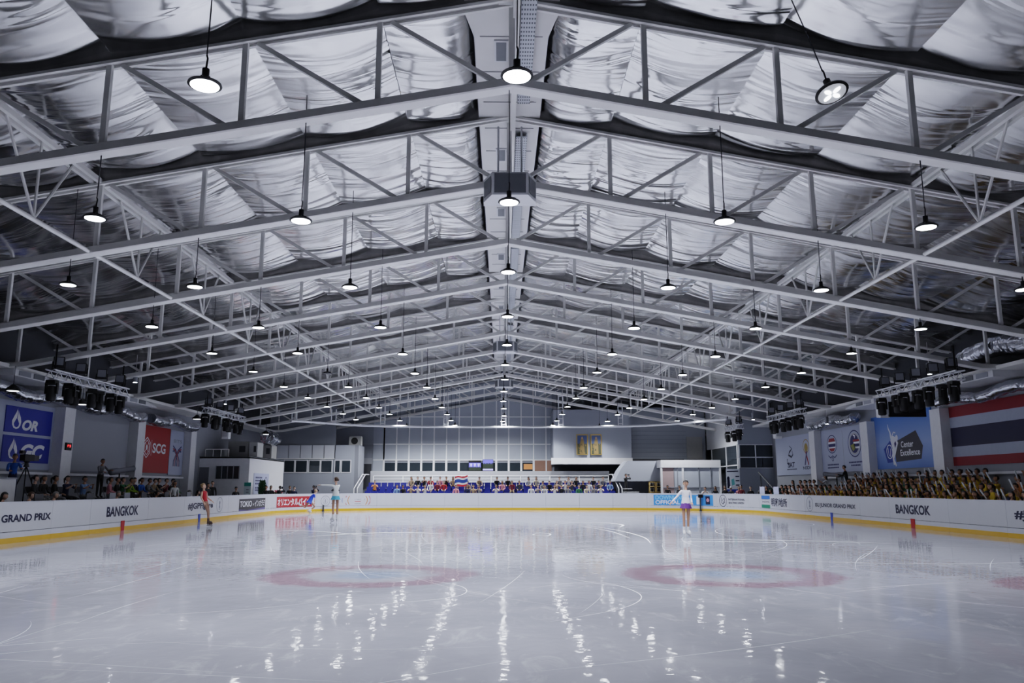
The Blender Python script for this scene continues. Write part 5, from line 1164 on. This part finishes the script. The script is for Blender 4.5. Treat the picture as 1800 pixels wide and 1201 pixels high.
person('operate', (18.95, 44.7, 1.05), -pi/2-.3, 'black', 'operator in black standing at the right follow spotlight', None, 'black', 1)
struct('trim_17', MB().box((-19., 27.7, .75), (-17.1, 31.2, 1.02)), TIERM); struct('trim_18', MB().box((-19.2, 36.2, .75), (-17.4, 39., 1.12)), TIERM)
t = thing('broadcast_camera', 'broadcast video camera on a tripod beside the blue-shirted operator', 'video camera', (-18.0, 30.6, 1.02)); c = V((-18.0, 30.6, 2.68))
MB().cbox(c, (.2, .62, .24)).build('body', BLACK, t); MB().cbox(c+V((.0, .46, .0)), (.18, .34, .2)).build('lens_hood', DARK, t); MB().cbox(c+V((-.02, -.3, .2)), (.12, .2, .12)).build('viewfinder', BLACK, t); MB().lathe([(.1, -.34), (.06, -.2), (.12, -.12)], c, 12).build('pan_head', DARK, t)
for a in (0, 2.1, 4.2): MB().tube([c+V((0, 0, -.3)), c+V((.55*cos(a), .55*sin(a), -1.62))], .02, 6).build('tripod_leg', BLACK, t)
MB().tube([c+V((0, -.1, -.2)), c+V((0, -.75, -.35))], .014, 6).build('pan_bar', BLACK, t)
def follow(p, tgt, label):
    t = thing('follow_spotlight', label, 'spotlight', p); p = V(p); d = (V(tgt)-p).normalized(); c = p+V((0, 0, 1.22))
    MB().tube([c-d*.55, c-d*.5, c-d*.1, c-d*.08, c+d*.75, c+d*.78], [.10, .15, .15, .12, .12, .14], 12).build('barrel', MID, t); MB().tube([c+d*.78, c+d*.80], .12, 12).build('lens', BLACK, t); MB().tube([p+V((0, 0, .3)), c], .03, 8).build('stand_pole', BLACK, t)
    for a in (0, 2.1, 4.2): MB().tube([p+V((0, 0, .55)), p+V((.26*cos(a), .26*sin(a), 0.03))], .018, 6).build('stand_leg', BLACK, t)
follow((-17.85, 37.75, 1.12), (-16.6, 40.6, 1.6), 'grey follow spotlight on a stand at the left platform, aimed across the ice'); follow((18.9, 45.9, 1.05), (15.5, 51, 1.6), 'dark follow spotlight on a stand among the right crowd')
# --- right stand
STK = None; sticks = 0
def stick_mesh():
    o = MB().lathe([(0, -.21), (.018, -.20), (.026, -.17), (.026, .17), (.018, .20), (0, .21)], n=8).build('clapper_stick', pm('clapper_white', (.62, .66, .70), .35)); me = o.data; bpy.data.objects.remove(o); return me
STK = stick_mesh(); ROWN = ('front', 'second', 'third', 'back')
for r in range(4):
    n = 0; y = 24.2+.25*(r % 2); yend = (50.5, 51, 50.5, 47.5)[r]
    while y < yend:
        y += R.uniform(.58, .74); mixed = y > 47.3
        if r == 3 and 29.4 < y < 31.3: continue
        if r >= 2 and 43.6 < y < 47.4: continue
        if R.random() < .05: continue
        n += 1; c = R.choice(['yellow']*8+['gold']*4+['green', 'charcoal', 'black', 'orange']) if not mixed else R.choice(['white', 'pink', 'grey', 'tan', 'charcoal', 'red', 'cream'])
        k = 'sticks' if (not mixed and R.random() < .55) else R.choice(['lap', 'clap', 'clap']); x = RXX[r]+.02+R.uniform(-.03, .03); rz = -pi/2+R.uniform(-.35, .15); sc = R.uniform(.9, 1.02)
        person(k, (x, y, RT[r]), rz, c, 'spectator in %s%s, %s from the camera, %s row, right stand' % (tn(c), ' raising white sticks' if k == 'sticks' else ' top', nth(n), ROWN[r]), 'spectators in the right stand', R.choice(['navy', 'black', 'green', 'charcoal']), R.choice([0, 1, 1]), R.choice(HS))
        if k == 'sticks':
            for s, hn_ in ((-1, 'R'), (1, 'L')):
                if sticks >= 290 or R.random() < .35: continue
                sticks += 1; j = JT['sticks']['wr'+hn_]; jd = V((-s*.15, -.3, 1)).normalized(); h = (j+V((0, -.03, .05))+jd*.08)*sc; M = Matrix.Rotation(rz, 3, 'Z'); p = M @ h
                o = bpy.data.objects.new('clapper_stick', STK); COL.objects.link(o); o.location = (x+p.x, y+p.y, RT[r]+p.z); d = M @ V((-s*R.uniform(.1, .5), -R.uniform(0, .5), 1)); o.rotation_euler = d.to_track_quat('Z', 'Y').to_euler()
                tag(o, 'white clapper stick in the %s hand of the %s spectator, %s row, right stand' % ('right' if s < 0 else 'left', nth(n), ROWN[r]), 'clapper', 'white clapper sticks in the right crowd')
for n, (y, l) in enumerate(((48.6, 'small white sign sheet behind the right boards, nearer of two'), (51.2, 'small white sign sheet behind the right boards, farther of two'))):
    t = thing('sign_sheet', l, 'sign', (16.4, y, 0)); MB().box((16.3, y-.45, .9), (16.33, y+.45, 1.62)).build('sheet', pm('pale_blue_sheet', (.5, .54, .72)), t); MB().box((16.33, y-.02, 0), (16.36, y+.02, 1.5)).build('post', DARK, t)

# ------------------------------------------------------------------ skaters
def skater(loc, rz, P, label, mats, hairst, haircol, skirt=None, boot=WHITE, tilt=(0, 0), sc=1.):
    mb, H, J = human(P); low = min(v[2] for v in mb.v); D = .10
    T = Matrix.Translation((0, 0, D)) 
    o = mb.build('person', mats); h = hair_mesh(hairst, H).build('hair', HAIRS[haircol]); h.parent = o
    if skirt:
        q = MB(); hz = P.get('hip', .93); n = 24; vs = []; fs = []
        Bm = Matrix.Translation((0, 0, hz)) @ Matrix.Rotation(P.get('side', 0), 4, 'Y') @ Matrix.Rotation(P.get('lean', 0)*.6, 4, 'X')
        for i, (r1, r2, z) in enumerate(((.13, .11, .06), (.155, .135, .0), (.185, .165, -.08), (.215, .195, -.14))):
            for k in range(n): a = 2*pi*k/n; w = 1+.05*i*sin(a*6)*.6; vs.append(Bm @ V((r1*cos(a)*w, r2*sin(a)*w, z)))
        for i in range(3):
            for k in range(n): a = i*n+k; b = i*n+(k+1) % n; fs.append((a, b, b+n, a+n))
        q.add(vs, fs, 0, True); s = q.build('skirt', skirt); s.parent = o
        q = MB(); vs = []
        for r1, r2, z in ((.118, .10, .22), (.132, .112, .14), (.146, .125, .045), (.150, .128, .015), (.14, .12, .015)):
            for k in range(n): a = 2*pi*k/n; vs.append(Bm @ V((r1*cos(a), r2*sin(a)+.004, z)))
        q.add(vs, [(i*n+k, i*n+(k+1) % n, (i+1)*n+(k+1) % n, (i+1)*n+k) for i in range(4) for k in range(n)], 0, True); s = q.build('hem', mats[1]); s.parent = o
    for nn in 'LR':
        an, to = J['an'+nn], J['to'+nn]; ft = (to-an); ft.normalize(); dn = (an-J['kn'+nn]).normalized(); upv = -dn
        q = MB(); q.tube([an+upv*.14, an+upv*.05, an+dn*.03], [.050, .052, .055], 10); q.tube([an-ft*.04+dn*.035, an+ft*.06+dn*.035, an+ft*.15+dn*.04, an+ft*.19+dn*.045], [.042, .048, .042, .025], 10)
        b = q.build('skate_boot', boot); b.parent = o
        q = MB(); a = an-ft*.08+dn*.085; e = an+ft*.20+dn*.085; q.bar(a+dn*.045, e+dn*.045, .005, .03, 0, upv); q.bar(an-ft*.03+dn*.05, an-ft*.03+dn*.12, .012, .03, 0, ft); q.bar(an+ft*.11+dn*.05, an+ft*.11+dn*.12, .012, .03, 0, ft)
        bl = q.build('blade', CHR); bl.parent = b
    lowest = 1e9
    Rm = Matrix.Rotation(rz, 4, 'Z') @ Matrix.Rotation(tilt[0], 4, 'X') @ Matrix.Rotation(tilt[1], 4, 'Y')
    for ob in [o]+list(o.children)+[g for c in o.children for g in c.children]:
        for v in ob.data.vertices: lowest = min(lowest, (Rm @ v.co).z)
    o.matrix_world = Matrix.Translation((loc[0], loc[1], .003-lowest*sc)) @ Rm @ Matrix.Scale(sc, 4)
    tag(o, label, 'person'); return o
TIGHT = pm('tan_tights', (.40, .22, .14), .6, var=.04); TIGHT2 = pm('brown_tights', (.30, .17, .12), .6, var=.04)
SKW = pm('white_knit', (.74, .74, .80), .8, var=.05)
ST = dict(hip=.93, sleeve=1., waist=.6)
skater((5.86, 26.65), .05, dict(hip=.93, f=.86, waist=.3, thR=(-.02, -.12, -1), thL=(-.06, -.05, -1), sh_R=(.02, .10, -1), sh_L=(-.02, .12, -1), ftR=(-.25, -1, -.15), ftL=(.2, -1, -.15), uaR=(-.62, -.1, -.8), faR=(-.85, -.3, -.75), uaL=(.18, .05, -1), faL=(-.15, -.75, -.45), side=.03, yaw=-.15),
       'young skater in white top and purple skirt gliding toward the camera', [SKINS[0], SKW, TIGHT, WHITE, EYE, LIP], 'bun', 'black', pm('purple_chiffon', (.10, .03, .23), .7, var=.1), sc=.985)
skater((-7.74, 37.3), pi+.6, dict(hip=.95, f=.84, waist=.3, thR=(-.03, -.03, -1), thL=(.02, -.02, -1), sh_R=(.02, .06, -1), sh_L=(-.01, .1, -1), ftR=(-.3, -1, -.2), ftL=(.3, -1, -.2), uaL=(.75, -.5, .05), faL=(.8, -.55, .02), uaR=(-.35, -.9, -.1), faR=(-.2, -.9, .0), yaw=.5),
       'skater in white jacket and cyan skirt seen from behind with arms stretched out', [SKINS[2], pm('white_jacket', (.72, .75, .74), .7), TIGHT, WHITE, EYE, LIP], 'low_bun', 'brown', pm('cyan_chiffon', (.07, .34, .52), .7, var=.1), sc=1.10)
skater((-12.15, 33.7), pi/2-.25, dict(hip=.93, f=.86, waist=.1, sleeve=.0, thR=(-.02, -.25, -1), thL=(.05, .0, -1), sh_R=(0, .1, -1), sh_L=(0, .22, -1), uaR=(-.3, .1, -1), faR=(-.15, -.5, -1), uaL=(.35, .15, -1), faL=(.2, -.6, -.7), lean=.0, yaw=.35),
       'skater in red leotard with tan tights leaning back by the left boards', [SKINS[2], pm('red_leotard', (.42, .01, .02), .6), TIGHT2, SHOE, EYE, LIP], 'bun', 'blond', None, boot=pm('brown_boot_cover', (.10, .06, .05), .6), tilt=(-.24, 0), sc=.97)
skater((-12.1, 50.2), pi/2+.6, dict(hip=.74, f=.86, waist=.3, sleeve=.4, thR=(-.05, -.85, -.5), thL=(.3, .2, -.8), sh_R=(0, .7, -.75), sh_L=(.2, .9, .2), uaR=(-.5, -.3, -.8), faR=(-.3, -.3, -.9), uaL=(.5, .1, -.8), faL=(.4, -.2, -.8), lean=.25, nod=-.2),
       'skater in royal blue dress gliding low by the red Japanese board', [SKINS[2], pm('royal_blue_dress', (.01, .06, .50), .6), TIGHT, WHITE, EYE, LIP], 'bun', 'blond', pm('royal_blue_skirt', (.01, .06, .52), .6), tilt=(.28, 0), sc=1.0)
